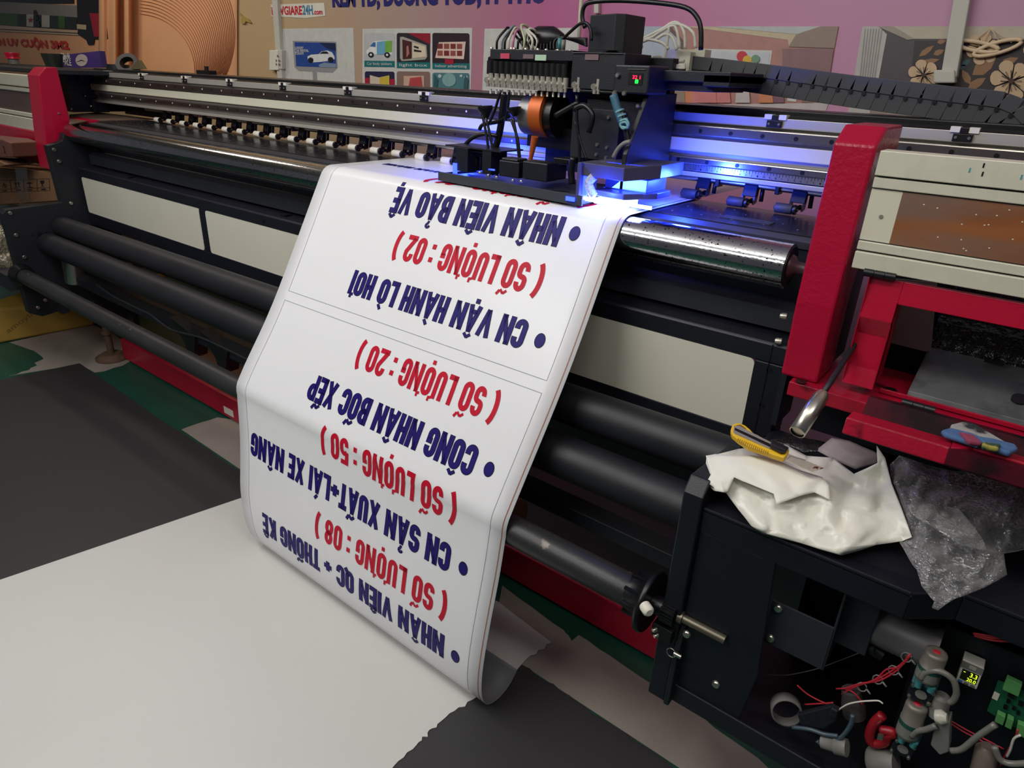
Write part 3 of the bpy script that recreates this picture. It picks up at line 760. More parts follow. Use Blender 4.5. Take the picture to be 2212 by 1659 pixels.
def pinch(wheelmat, loc, label, proto):
    t = thing('pinch_roller', label, 'pinch roller', loc, 'pinch rollers along the table')
    o = Vector(loc)
    q = lambda x, y, z: (o.x + x, o.y + y, o.z + z)
    m = MB(); m.lathe(q(-.03, 0, .0135), q(.012, 0, .0135), [(0, .0115), (.03, .0125), (.97, .0125), (1, .0115)], 20); m.build('wheel', wheelmat, t)
    m = MB(); m.lathe(q(.012, 0, .0135), q(.022, 0, .0135), [(0, .009), (.5, .0125), (1, .0115)], 16); m.cyl(q(-.034, 0, .0135), q(.026, 0, .0135), .004, 8); m.build('wheel_hub', PLA, t)
    m = MB(); m.prism([(o.y + .022, o.z + .027), (o.y + .030, o.z + .056), (o.y + .040, o.z + .060), (o.y + .040, o.z + .027)], o.x - .005, o.x + .032); m.build('bracket_plate', BLK, t, bevel=.002)
    m = MB()
    for x in (-.005, .027): m.slab([q(x, .024, .034), q(x, .046, .05), q(x, .040, .012), q(x, .020, .008)], (.004, 0, 0))
    m.build('fork', PLA, t)
    m = MB(); m.tube([q(.018, .004, .013), q(.020, .034, .018)], .005, 8, 0, 0); m.box(o.x - .004, o.x + .03, o.y + .028, o.y + .036, o.z + .010, o.z + .018); m.build('wheel_arm', PLA, t)
    m = MB(); m.tube([q(.038, .05, .058), q(.042, .040, .016)], .0055, 8, 0, 0); m.tube([q(.026, .05, .054), q(.042, .05, .054)], .004, 8, 0, 0); m.build('spring_tube', PLA, t)
    return t


YP = 1.775
LW = [341, 368, 397, 426, 456, 489, 521.5, 557.7, 593, 632.7, 673.4, 716, 764, 812, 859, 910, 966]
LY = [258, 262, 267, 271, 275, 280, 285, 290, 296, 301, 308, 314, 321, 329, 337, 345, 353]
xw = [aty(x, y, YP).x + .008 for x, y in zip(LW, LY)]
gap = (xw[-1] - xw[0]) / (len(xw) - 1)
ORD = ['first', 'second', 'third', 'fourth', 'fifth', 'sixth', 'seventh', 'eighth', 'ninth', 'tenth', 'eleventh', 'twelfth', 'thirteenth', 'fourteenth', 'fifteenth', 'sixteenth', 'seventeenth']
WW = mat('worn_white_rubber', (222, 216, 202), .6, var=.06)
proto = None
for i, x in enumerate(xw):
    lab = 'white pinch roller, %s of the row counted from the far left end' % ORD[i]
    if proto is None: proto = pinch(WW, (x, YP, 1.2562), lab, True)
    else:
        c = copy_tree(proto, (x, YP, 1.2562)); c['label'] = lab
dk = None
for px, py, lab in ((1692, 460, 'dark grey pinch roller nearest the right red post'), (1590, 438, 'dark grey pinch roller second from the right red post'), (1490, 421, 'blue-lit pinch roller at the right edge of the white banner')):
    x = aty(px, py, YP).x + .008
    if dk is None: dk = pinch(mat('dark_grey_rubber', (62, 62, 68), .55), (x, YP, 1.2562), lab, True)
    else:
        c = copy_tree(dk, (x, YP, 1.2605 if 'banner' in lab else 1.2562)); c['label'] = lab

# ---- front lit panels
t = thing('front_light_panel', 'black front panel with frosted white windows under the chrome roller', 'panel', (-2.12, 1.45, .75))
wins = [(-3.862, -2.745), (-2.695, -1.58), (-1.53, -.418)]
m = MB()
m.prism([(1.42, 1.0), (1.42, 1.040), (1.425, 1.046), (1.50, 1.052), (1.50, 1.0)], -3.88, -.352)
m.box(-3.88, -.352, 1.42, 1.50, .765, .826)
for a, c in ((-3.88, -3.862), (-2.745, -2.695), (-1.58, -1.53), (-.418, -.352)): m.box(a, c, 1.42, 1.50, .826, 1.0)
m.build('panel_frame', BLK2, t, bevel=.003)
for a, c in wins:
    m = MB(); r = .012; pts = []
    for cx, cz, s0 in ((c - r, 1.0 - r, 0), (a + r, 1.0 - r, 90), (a + r, .826 + r, 180), (c - r, .826 + r, 270)):
        for k in range(5): an = R(s0 + k * 22.5); pts.append((cx + r * math.cos(an), 1.4195, cz + r * math.sin(an)))
    m.slab(pts, (0, .004, 0)); m.build('frosted_window', FROST, t)
m = MB()
for a, c, z in ((-.388, -.386, 0), ): m.box(a, c, 1.4185, 1.4205, .77, 1.043)
for x, z in ((-.383, .985), (-.383, .90), (-.383, .80)): m.cyl((x, 1.421, z), (x, 1.4185, z), .006, 10)
m.box(-.376, -.364, 1.4185, 1.421, .79, .83)
for x in (-3.4, -2.2): m.box(x, x + .03, 1.44, 1.47, 1.047, 1.054); m.cyl((x - .08, 1.421, 1.02), (x - .08, 1.4185, 1.02), .006, 8)
m.build('slots_and_holes', PLA, t)

# wires in the dark gap above the panel
for lab, mt, pts in (('short red wire end at the left above the front panel', REDW, [(460, 398), (470, 415), (477, 430)]), ('red wire curving above the right frosted window', REDW, [(1558, 652), (1566, 672), (1580, 690), (1598, 708)]),
                     ('red wire end close to the right edge of the banner', REDW, [(1342, 634), (1360, 622), (1382, 614)]), ('blue wire hanging above the second window', BLUC, [(575, 424), (566, 438), (565, 450)]),
                     ('long blue wire left of the banner above the second window', BLUC, [(600, 431), (612, 447), (630, 456), (662, 466), (700, 480)]), ('thin black wire crossing above the first window', GRY, [(374, 402), (382, 392), (392, 380)])):
    m = MB(); m.tube([aty(x, y, 1.52) for x, y in pts], .0022, 6); tag(m.build('loose_wire', mt), lab, 'wire')

# ---- dark rollers, bars and the take-up rod
t = tag(MB().cyl((-3.89, 1.297, .762), (-.37, 1.297, .808), .051, 40).build('tension_roller', RUB), 'thick black tension roller, the upper one below the front panel', 'roller')
t = tag(MB().cyl((-3.89, 1.217, .69), (-.37, 1.217, .706), .053, 40).build('tension_roller', RUB), 'thick black tension roller, the lower one in front', 'roller')
t = thing('take_up_bar', 'long scuffed black take-up tube passing behind the banner', 'bar', (-2.2, 1.066, .52))
SCUF = mat('scuffed_black_tube', (44, 44, 46), .42, metal=.2, var=.2, second=(120, 112, 104), smask=(.66, .74), sscale=28, bump=.05, bscale=200)
m = MB(); m.cyl((-3.86, 1.066, .559), (-.455, 1.066, .553), .036, 32); m.build('tube', SCUF, t)
m = MB(); m.lathe((-.475, 1.066, .553), (-.412, 1.066, .553), [(0, .038), (.1, .040), (.62, .046), (.66, .068), (.8, .070), (.86, .066)], 36); m.build('flange', PLA, t)
m = MB()
for k in range(8):
    a = k * math.pi / 4; c = Vector((-.455, 1.066 + .043 * math.cos(a), .553 + .043 * math.sin(a))); m.box(c.x - .02, c.x + .025, c.y - .003, c.y + .003, c.z - .003, c.z + .003)
m.build('flange_ribs', PLA, t)
m = MB(); c = Vector((-.417, 1.015, .583)); m.lathe(c, c + Vector((.018, -.012, 0)), [(0, .012), (.8, .012), (1, .008)], 16); m.build('white_knob', WHT, t)
m = MB(); m.cyl((-.42, 1.066, .553), (-.37, 1.066, .553), .020, 20)
for k in range(24):
    a = k * math.pi / 12; m.box(-.395, -.365, 1.066 + .024 * math.cos(a) - .002, 1.066 + .024 * math.cos(a) + .002, .553 + .024 * math.sin(a) - .002, .553 + .024 * math.sin(a) + .002)
m.build('gear', PLA, t)
m = MB(); m.lathe((-.362, 1.066, .553), (-.352, 1.066, .553), [(0, .014), (1, .014)], 18); m.cyl((-.36, 1.066, .553), (-.262, 1.066, .553), .0095, 18); m.build('shaft', mat('brass_grey_shaft', (112, 106, 92), .35, metal=.7), t)
m = MB(); m.lathe((-3.9, 1.066, .559), (-3.84, 1.066, .559), [(0, .055), (.5, .052), (1, .042)], 24); m.build('end_hub', PLA, t)

t = thing('lower_cross_beam', 'dark steel cross channel behind the take-up tube with small brackets', 'beam', (-2.1, 1.3, .42))
m = MB(); m.prism([(1.26, .49), (1.26, .53), (1.30, .545), (1.36, .545), (1.36, .49)], -3.86, -.37); m.build('channel', BLK, t, bevel=.002)
for px, py in ((390, 660), (465, 740)):
    c = aty(px, py, 1.26); m = MB(); m.slab([(c.x - .1, 1.25, .56), (c.x + .1, 1.25, .52), (c.x + .06, 1.25, .42), (c.x + .02, 1.25, .40), (c.x, 1.25, .47)], (0, .06, 0)); m.build('bracket', PLA, t)
m = MB(); m.tube([aty(x, y, 1.22) for x, y in ((208, 614), (245, 640), (300, 668), (325, 680), (370, 712), (430, 728), (480, 750), (545, 782))], .004, 6); m.build('air_hose', GRY, t)
m = MB(); m.box(-3.80, -.40, 1.47, 1.56, .40, .52); m.build('rear_channel', BLK2, t)
t = tag(MB().lathe(aty(152, 545, 1.27) , aty(163, 608, 1.27), [(0, .045), (1, .045)], 28).build('steel_cylinder', STEEL), 'short bright steel cylinder below the rollers beside the left plate', 'cylinder')
m = MB(); m.cyl(Vector((-3.3, 1.6, .09)), Vector((-1.2, 1.62, .09)), .075, 24)
tag(m.build('cardboard_tube', CARD), 'brown cardboard core tube lying under the printer', 'tube')

t = thing('base_beam', 'red painted steel base beam on the floor below the printer', 'beam', (-2.1, 1.47, 0))
m = MB(); m.box(-3.86, -.30, 1.434, 1.52, .012, .13); m.build('beam', REDF, t, bevel=.004)
c = aty(520, 795, 1.46); m = MB(); m.box(c.x - .03, c.x + .03, 1.44, 1.50, .13, .23); m.build('upright', REDF, t, bevel=.003)
c = aty(510, 925, 1.434); m = MB(); m.box(-2.82, -2.74, 1.4325, 1.4345, .03, .065); m.build('white_label', WHT, t)
t = thing('levelling_foot', 'rusty brown levelling foot at the left end of the red base beam', 'foot', (-3.93, 1.42, 0))
RST = mat('rusty_iron', (88, 66, 50), .7, var=.2, scale=30)
m = MB(); m.lathe((-3.93, 1.40, 0), (-3.93, 1.40, .035), [(0, .085), (.4, .085), (1, .05)], 24); m.build('foot_pad', RST, t)
m = MB(); m.cyl((-3.93, 1.40, .03), (-3.93, 1.40, .20), .018, 12); m.lathe((-3.93, 1.40, .15), (-3.93, 1.40, .17), [(0, .03), (1, .03)], 6); m.build('threaded_rod', RST, t)

# ---- left end of the printer
t = thing('left_side_plate', 'black steel side plate with bolts at the far left end', 'plate', (-3.9, 1.2, .33))
m = MB(); m.slab([(-3.9, 1.46, 1.20), (-3.9, 1.40, 1.205), (-3.9, 1.385, 1.17), (-3.9, 1.36, 1.16), (-3.9, 1.315, 1.15), (-3.9, 1.32, .88), (-3.9, 1.075, .872), (-3.9, 1.057, .855), (-3.9, 1.057, .36), (-3.9, 1.11, .33), (-3.9, 1.36, .36), (-3.9, 1.36, .22), (-3.9, 1.52, .22), (-3.9, 1.52, 1.24)], (-.05, 0, 0)); m.build('plate', BLK, t, bevel=.002)
m = MB(); bolts(m, [(-3.9, 1.34, 1.13), (-3.9, 1.35, 1.075), (-3.9, 1.09, .855), (-3.9, 1.36, .872), (-3.9, 1.09, .75), (-3.9, 1.10, .64), (-3.9, 1.10, .38), (-3.9, 1.14, .41), (-3.9, 1.37, .60)], (1, 0, 0), .010, .006); m.build('bolts', STEEL, t)
m = MB()
for a in range(3): m.cyl((-3.901, 1.16 + .03 * a, .74), (-3.899, 1.16 + .03 * a, .74), .012 if a == 1 else .007, 10)
m.build('plate_holes', PLA, t)
m = MB(); m.slab([(-3.89, 1.18, .45), (-3.89, 1.22, .45), (-3.89, 1.22, .34), (-3.89, 1.18, .34)], (.05, 0, 0)); m.build('stiffener', BLK, t)
m = MB(); m.box(-3.9, -3.80, 1.50, 1.53, .2, 1.2); m.build('inner_column', BLK2, t)

t = thing('left_red_post', 'red end post at the left end of the gantry', 'post', (-4.0, 1.42, 1.0))
m = MB()
px_ = [(1.325, 1.03), (1.330, 1.14), (1.368, 1.458), (1.405, 1.494), (1.458, 1.497), (1.468, 1.09), (1.36, 1.05)]
m.prism(px_, -4.10, -3.965); m.build('post_shell', REDF, t, bevel=.004)
m = MB(); bolts(m, [(-3.965, 1.42, 1.29)], (1, 0, 0), .006, .004); m.build('screw', STEEL, t)
t = thing('left_end_cover', 'pale aluminium and red service cover left of the left post', 'cover', (-4.6, 1.40, .9))
m = MB(); m.box(-7.4, -4.10, 1.38, 1.42, 1.40, 1.455); m.box(-7.4, -4.10, 1.385, 1.42, 1.375, 1.395); m.box(-7.4, -4.10, 1.385, 1.42, 1.255, 1.275); m.box(-7.4, -4.10, 1.38, 1.42, 1.19, 1.25); m.build('aluminium_frame', ALUW, t, bevel=.003)
m = MB(); m.box(-7.4, -4.10, 1.395, 1.41, 1.27, 1.38); m.build('brown_window', mat('brown_smoked_panel', (92, 72, 68), .4), t)
m = MB(); m.prism([(1.375, 1.19), (1.42, 1.19), (1.42, 1.03), (1.36, 1.03), (1.355, 1.09), (1.375, 1.11)], -7.4, -4.08); m.build('red_skirt', REDF, t, bevel=.004)
m = MB(); m.box(-7.4, -4.10, 1.46, 1.98, 1.462, 1.484); m.build('top_cover', BLK, t, bevel=.003)
m = MB(); m.prism([(1.50, 1.20), (1.50, 1.262), (1.56, 1.262), (1.56, 1.2)], -4.1, -3.87); m.build('red_bracket', REDF, t)

# ================================================================== right end of the printer
t = thing('right_red_post', 'red textured end post at the right, in front of the gantry', 'post', (-.305, 1.4, 1.0))
m = MB(); m.prism([(1.358, 1.007), (1.352, 1.168), (1.370, 1.46), (1.418, 1.489), (1.56, 1.489), (1.56, 1.45), (1.52, 1.40), (1.47, 1.17), (1.47, 1.007)], -.343, -.271); m.build('post_shell', RED, t, bevel=.005)
m = MB(); m.box(-.3425, -.2715, 1.44, 1.558, 1.02, 1.44); m.build('post_core', PLA, t)
m = MB(); m.slab([(-.352, 1.40, .87), (-.352, 1.40, 1.13), (-.352, 1.42, 1.15), (-.352, 1.50, 1.15), (-.352, 1.50, .87)], (.012, 0, 0)); m.build('side_plate', BLK, t)
m = MB(); bolts(m, [aty(1698, 684, 1.43), aty(1687, 738, 1.42)], (-1, -.2, 0), .007, .012); m.build('bolts', BRASS, t)

t = thing('right_end_cover', 'pale aluminium cover with a copper-coloured sticker panel, right end', 'cover', (.1, 1.40, 1.24))
m = MB(); m.box(-.262, .95, 1.362, 1.41, 1.412, 1.4535); m.box(-.262, .95, 1.366, 1.41, 1.391, 1.409); m.box(-.262, .95, 1.366, 1.41, 1.281, 1.297); m.box(-.262, .95, 1.362, 1.41, 1.247, 1.278); m.box(-.262, .95, 1.374, 1.41, 1.278, 1.412); m.build('extruded_frame', ALUW, t, bevel=.0015)
m = MB(); m.box(-.262, .95, 1.3735, 1.376, 1.4085, 1.4125); m.box(-.262, .95, 1.3735, 1.376, 1.277, 1.2815); m.box(-.262, .95, 1.371, 1.374, 1.2965, 1.2995); m.box(-.262, .95, 1.371, 1.374, 1.3885, 1.3915); m.build('shadow_groove', GRY, t)
m = MB(); m.box(-.262, -.212, 1.370, 1.374, 1.299, 1.389, 0); m.cyl((-.236, 1.3705, 1.343), (-.236, 1.3685, 1.343), .0035, 10, 1); m.build('white_plate', [CREAM, GPL], t)
m = MB(); m.box(-.212, .95, 1.3695, 1.374, 1.299, 1.389); m.build('copper_panel', COPPER, t)
m = MB(); rnd = random.Random(3)
for x, z, c in ((-.125, 1.436, 0), (-.106, 1.432, 1), (-.054, 1.433, 0), (-.108, 1.445, 1), (-.01, 1.437, 1)): m.box(x, x + .0022, 1.3612, 1.3622, z - .004, z + .003, c)
for k in range(40):
    x, z = rnd.uniform(-.18, .1), rnd.uniform(1.304, 1.385); m.box(x, x + .0022, 1.3688, 1.3696, z, z + .0015, 2)
m.build('ink_specks', [pm('cyan_ink', (60, 150, 170)), INK, WHT], t)

t = thing('capping_station', 'red open service bay holding a stained steel tray, right end', 'service bay', (.1, 1.5, .98))
m = MB()
PF = [(1.372, 1.236), (1.362, 1.16), (1.378, 1.125), (1.372, 1.06), (1.362, 1.024)]
def along(prof, x0, x1, th=.012):
    m.prism(prof + [(y + th, z) for y, z in reversed(prof)], x0, x1)
along(PF, -.2285, -.172); along([(1.372, 1.236), (1.3666, 1.195)], -.172, .95, .012)
m.box(-.2285, -.2265, 1.362, 1.50, 1.03, 1.235); m.box(-.174, -.172, 1.365, 1.43, 1.03, 1.2)
m.build('front_frame', REDF, t, bevel=.002)
m = MB(); m.box(-.318, .95, 1.338, 1.56, 1.0, 1.006); m.box(-.318, .95, 1.336, 1.341, .976, 1.006); m.box(-.165, .95, 1.40, 1.404, 1.008, 1.018); m.build('red_shelf', REDT, t, bevel=.002)
m = MB(); m.cyl((-.298, 1.345, 1.0085), (-.298, 1.345, 1.0095), .011, 16); m.cyl((-.15, 1.43, 1.0085), (-.15, 1.43, 1.0095), .012, 16); m.build('shelf_hole', PLA, t)
STN = mat('stained_steel_tray', (104, 106, 108), .45, metal=.3, var=.3, scale=9, second=(34, 34, 38), smask=(.44, .62), sscale=8, rvar=.15)
m = MB(); m.prism([(1.405, 1.010), (1.41, 1.024), (1.56, 1.072), (1.56, 1.06), (1.42, 1.008)], -.118, .95); m.build('steel_tray', STN, t, bevel=.001)
m = MB(); m.box(-.02, .012, 1.535, 1.545, 1.074, 1.081); m.cyl((.052, 1.462, 1.0395), (.052, 1.459, 1.046), .013, 18); m.build('tray_slot', PLA, t)
WETB = mat('wet_black_ink_back', (17, 17, 19), .18, var=.3, bump=.9, bscale=60)
m = MB(); m.prism([(1.56, 1.06), (1.585, 1.12), (1.60, 1.13), (1.61, 1.25), (1.63, 1.25), (1.63, 1.04), (1.56, 1.04)], -.12, .95); m.build('inky_back', WETB, t)
m = MB(); m.slab([aty(x, y, 1.545) for x, y in ((1905, 600), (2024, 610), (2010, 762), (1900, 735))], (0, .005, 0)); m.build('grey_board', mat('smudged_board', (150, 146, 138), .6, second=(60, 58, 58), smask=(.55, .75), sscale=9), t)
m = MB(); m.box(-.23, .95, 1.66, 1.68, .6, 1.25); m.box(-.30, .95, 1.46, 1.66, .86, .98); m.build('dark_housing', BLK2, t)
for x, y, z in ((-.217, 1.364, 1.243), (-.092, 1.312, 1.036)):
    m = MB()
    for k in range(3): m.cyl((x - .022 + k * .018, y, z), (x - .005 + k * .018, y, z), .0075, 12)
    m.box(x - .022, x + .03, y - .002, y + .012, z - .004, z - .001)
    m.build('hinge', PLA, t)

t = thing('fold_down_tray', 'ink-stained red fold-down trough hinged below the service bay', 'tray', (.1, 1.2, 1.0))
m = MB()
TR = [(1.310, 1.035), (1.285, 1.040), (1.262, 1.008), (1.195, 1.004), (1.165, 1.054), (1.119, 1.060), (1.113, 1.036)]
m.prism(TR + [(y + (.003 if i > 3 else 0), z - .004) for i, (y, z) in reversed(list(enumerate(TR)))], -.165, .95, 0)
m.build('trough', mat('ink_soaked_red_paint', (70, 6, 24), .65, spec=.15, var=.25, scale=12, bump=.1, bscale=90, second=(24, 6, 12), smask=(.45, .6), sscale=10), t)
m = MB(); m.prism([(1.166, 1.055), (1.119, 1.061), (1.112, 1.034), (1.165, 1.026)], -.1665, -.018); m.prism([(1.185, 1.053), (1.145, 1.0605), (1.14, 1.032), (1.18, 1.026)], -.018, .95); m.slab([(-.018, 1.112, 1.034), (-.018, 1.119, 1.061), (.010, 1.145, 1.0605), (.010, 1.14, 1.032)], (0, .03, -.001)); m.build('front_lip', REDT, t, bevel=.002)

t = thing('cleaning_cloth', 'folded grey cloth with blue and rainbow ink stains on the red trough', 'cloth', (.0, 1.17, 1.05))
m = MB()
for k, (pts, mi) in enumerate((([(2052, 925), (2082, 918), (2105, 925), (2172, 965), (2150, 972), (2075, 948), (2045, 945)], 0), ([(2030, 938), (2050, 932), (2100, 945), (2125, 962), (2110, 970), (2040, 947)], 1), ([(2105, 950), (2140, 955), (2190, 968), (2196, 978), (2178, 988), (2130, 972)], 1), ([(2068, 940), (2100, 948), (2120, 966), (2090, 962)], 2), ([(2120, 962), (2160, 968), (2155, 978), (2118, 972)], 3))):
    m.slab([atz(x, y, 1.062 + k * .0022) for x, y in pts], (0, 0, .008), mi)
m.build('cloth_folds', [mat('grey_cloth', (150, 148, 146), .9, second=(30, 32, 36), smask=(.5, .62), sscale=30), mat('blue_cloth', (66, 96, 138), .9, var=.3, scale=40), mat('magenta_cloth', (130, 52, 78), .9), mat('yellow_green_cloth', (150, 140, 60), .9, second=(40, 70, 50), smask=(.5, .55), sscale=40)], t, bevel=.003)

t = thing('lever_handle', 'steel tube lever handle pointing down beneath the right red post', 'lever', aty(1726, 935, 1.16))
p0, p1, p2 = aty(1722, 934, 1.16), aty(1778, 850, 1.25), aty(1852, 735, 1.39)
m = MB(); m.lathe(p0, p1, [(0, .0125), (.0, .0145), (.9, .0145), (1.0, .011)], 24, 0, False); m.lathe(p0 + (p1 - p0) * .04, p1, [(0, .0115), (.9, .0115)], 20, 1, True); m.build('grip_tube', [STEEL, BRASS], t)
m = MB(); m.tube([p1 + (p0 - p1) * .05, p1 + (p2 - p1) * .2, p2], .0055, 10, 0, 0); m.build('rod', BLK, t)

# ---- electronics cabinet, lower right
t = thing('electronics_cabinet', 'large black steel take-up drive cabinet at the lower right, open below', 'cabinet', (.1, 1.2, .32))
m = MB(); m.slab([(-.395, 1.052, .325), (-.395, 1.062, .845), (-.395, 1.085, .872), (-.395, 1.30, .852), (-.395, 1.42, .80), (-.395, 1.42, .325)], (.040, 0, 0)); m.build('end_plate', BLK2, t, bevel=.003)
m = MB(); m.slab([(-.355, 1.046, .325), (-.355, 1.05, .47), (-.355, 1.07, .545), (-.355, 1.16, .545), (-.355, 1.16, .325)], (.012, 0, 0)); m.build('lower_cheek', BLK, t, bevel=.002)
m = MB()
m.slab([(-.354, 1.07, .818), (0, 1.07, .818), (.066, 1.125, .818), (.95, 1.125, .818), (.95, 1.44, .845), (-.354, 1.44, .845)], (0, 0, -.006))
m.slab([(-.354, 1.07, .822), (0, 1.07, .822), (0, 1.07, .768), (-.204, 1.07, .768), (-.354, 1.07, .768)], (0, .006, 0))
m.slab([(0, 1.07, .822), (.066, 1.125, .822), (.066, 1.125, .768), (0, 1.07, .768)], (0, .006, 0))
m.box(.066, .95, 1.125, 1.131, .768, .822)
m.build('top_cover', BLK2, t, bevel=.003)
m = MB(); m.slab([(-.3535, 1.072, .768), (-.208, 1.072, .768), (-.19, 1.072, .50), (-.205, 1.072, .36), (-.3535, 1.072, .36)], (0, .006, 0)); m.build('front_panel', BLK2, t, bevel=.002)
m = MB(); m.box(-.35, .95, 1.07, 1.42, .325, .333); m.box(-.35, .95, 1.066, 1.072, .325, .372); m.build('bottom_tray', BLK, t, bevel=.002)
m = MB(); m.box(-.20, .95, 1.40, 1.42, .33, .83); m.build('back_panel', PLA, t)
m = MB(); m.slab([(.03, 1.20, .70), (.95, 1.20, .70), (.95, 1.20, .33), (.05, 1.20, .33)], (0, .006, 0)); m.build('mounting_panel', BLK2, t)
m = MB(); m.slab([(-.203, 1.10, .667), (-.09, 1.10, .667), (-.09, 1.10, .565), (-.203, 1.10, .565)], (0, .004, 0)); m.box(-.093, -.089, 1.10, 1.2, .565, .76); m.build('inner_bracket', GRY, t, bevel=.001)
m = MB(); bolts(m, [(-.262, 1.072, .428), (-.335, 1.055, .53), (-.19, 1.10, .655), (-.19, 1.10, .58)], (0, -1, 0), .009, .005); m.build('bolts', STEEL, t)

t = thing('drive_motor', 'grey cylindrical drive motor on a square bracket inside the cabinet', 'motor', (0, 1.17, .62))
m = MB(); m.lathe((-.035, 1.17, .665), (.062, 1.17, .665), [(0, .040), (.84, .040), (.85, .041), (1, .041)], 36); m.build('motor_body', mat('motor_grey', (88, 86, 88), .45), t)
m = MB(); m.box(-.09, -.035, 1.128, 1.21, .615, .735); m.build('motor_bracket', GRY, t, bevel=.002)
m = MB(); bolts(m, [(-.028, 1.132, .636)], (0, -1, 0), .006, .006); m.lathe((-.03, 1.15, .622), (-.01, 1.15, .618), [(0, .012), (1, .012)], 16); m.build('terminal', PLA, t)
t = thing('shaft_coupling', 'bright split steel coupling on a dark shaft inside the cabinet opening', 'coupling', (-.14, 1.17, .73))
m = MB()
for x0, x1 in ((-.142, -.124), (-.120, -.108), (-.105, -.090)): m.cyl((x0, 1.17, .722), (x1, 1.17, .722), .017, 24)
m.build('coupling_rings', STEEL, t)
m = MB(); m.cyl((-.215, 1.17, .722), (-.09, 1.17, .722), .009, 16); m.cyl((-.205, 1.17, .722), (-.185, 1.17, .722), .015, 16); m.build('shaft', mat('dark_bronze', (60, 50, 44), .4, metal=.6), t)

t = thing('pressure_gauge', 'white digital pressure switch reading 3.3 and 20.0 in the cabinet', 'gauge', aty(2086, 1492, 1.17))
g0, g1, g2, g3 = (aty(x, y, 1.17) for x, y in ((2080, 1426), (2126, 1446), (2108, 1492), (2064, 1470)))
gx = (g1 - g0); gz = (g0 - g3)
gq = lambda u, v, d=0: g3 + gx * u + gz * v + Vector((0, -d, 0))
m = MB(); m.slab([gq(0, 0), gq(1, 0), gq(1, 1), gq(0, 1)], (0, .028, 0)); m.build('case', WHT, t, bevel=.0015)
m = MB(); m.slab([gq(.0, .70, .0006), gq(1, .70, .0006), gq(1, 1, .0006), gq(0, 1, .0006)], (0, .0005, 0), 0); m.slab([gq(.36, .78, .001), gq(.68, .78, .001), gq(.68, .93, .001), gq(.36, .93, .001)], (0, .0004, 0), 1); m.build('top_label', [GPL, mat('pale_grey', (170, 168, 160))], t)
m = MB(); m.slab([gq(.12, .20, .0007), gq(.90, .20, .0007), gq(.90, .66, .0007), gq(.12, .66, .0007)], (0, .0006, 0)); m.build('display', LCD, t)
m = MB()
put_text(m, '3.3', plane_fn(gq(.52, .44, .0012), gx.normalized(), gz.normalized()), gx.length * .33, gz.length * .18, 0, .01)
put_text(m, '20.0', plane_fn(gq(.44, .22, .0012), gx.normalized(), gz.normalized()), gx.length * .42, gz.length * .15, 0, .01)
m.slab([gq(.2, .55, .0012), gq(.29, .55, .0012), gq(.29, .57, .0012), gq(.2, .57, .0012)], (0, .0003, 0)); m.build('digits', LCDY, t)
m = MB()
for u, c in ((.08, 0), (.38, 1), (.68, 1)): m.slab([gq(u, .03, .0008), gq(u + .22, .03, .0008), gq(u + .22, .13, .0008), gq(u, .13, .0008)], (0, .0006, 0), c)
m.build('buttons', [BLUC, GPL], t)


def pump(px0, py0, px1, py1, bx, label, Y=1.12):
    """diaphragm pump: motor can above a square pump head"""
    t = thing('vacuum_pump', label, 'pump', aty(bx[3][0], bx[3][1], Y), 'vacuum pumps in the cabinet')
    a, c = aty(px0, py0, Y), aty(px1, py1, Y)
    m = MB(); m.lathe(a, c, [(0, .012), (.02, .0165), (.08, .0175), (.45, .0175), (.46, .0185), (.95, .0185), (1, .016)], 28); m.build('motor_can', mat('pump_grey', (122, 116, 108), .45, metal=.3), t)
    d = (c - a)
    m = MB(); m.lathe(a + d * .5, a + d * .62, [(0, .0187), (1, .0187)], 28, 0, False); m.build('green_band', mat('dark_green_label', (28, 74, 66), .4), t)
    m = MB(); m.lathe(a + d * .64, a + d * .9, [(0, .0187), (1, .0187)], 28, 0, False); m.build('white_label', GPL, t)
    m = MB(); m.lathe(a - d * .015, a, [(0, .004), (1, .006)], 12); m.build('red_tip', REDW, t)
    p = [aty(x, y, Y - .004) for x, y in bx]
    u = p[1] - p[0]; v = p[3] - p[0]
    m = MB(); m.slab([p[0], p[1], p[2], p[3]], (0, .03, 0)); m.build('pump_head', BLK2, t, bevel=.002)
    m = MB(); m.slab([p[0], p[1], p[1] - v * .42 + Vector((0, .01, 0)), p[0] - v * .42 + Vector((0, .01, 0))], (0, .025, 0)); m.build('teal_block', mat('teal_dark', (44, 92, 98), .45), t, bevel=.002)
    m = MB()
    for k in (.28, .78): q = p[0] + u * k - v * .02; m.cyl(q + Vector((0, -.004, 0)), q - v * .34 + Vector((0, -.004, 0)), .0055, 14)
    m.build('hose_ports', TEAL, t)
    m = MB(); bolts(m, [p[0] + u * i + v * j for i in (.12, .9) for j in (.1, .85)], (0, -1, 0), .0035, .004); q = p[0] + u * .52 + v * .5; m.cyl(q, q + Vector((0, -.0012, 0)), .009, 18, 1); m.build('screws', [STEEL, GPL], t)
    return t


pump(2024, 1408, 2000, 1466, [(1968, 1474), (2022, 1496), (2004, 1526), (1956, 1504)], 'upper vacuum pump with teal block, below the drive motor')
pump(1982, 1520, 1958, 1588, [(1934, 1594), (1982, 1614), (1966, 1642), (1918, 1622)], 'lower vacuum pump with red-tipped motor can and teal block')
m = MB(); m.lathe(aty(1876, 1640, 1.12), aty(1936, 1652, 1.12), [(0, .02), (.1, .025), (1, .025)], 24); tag(m.build('vacuum_pump', GPL), 'grey pump can lying at the bottom edge under the other pumps', 'pump', 'vacuum pumps in the cabinet')

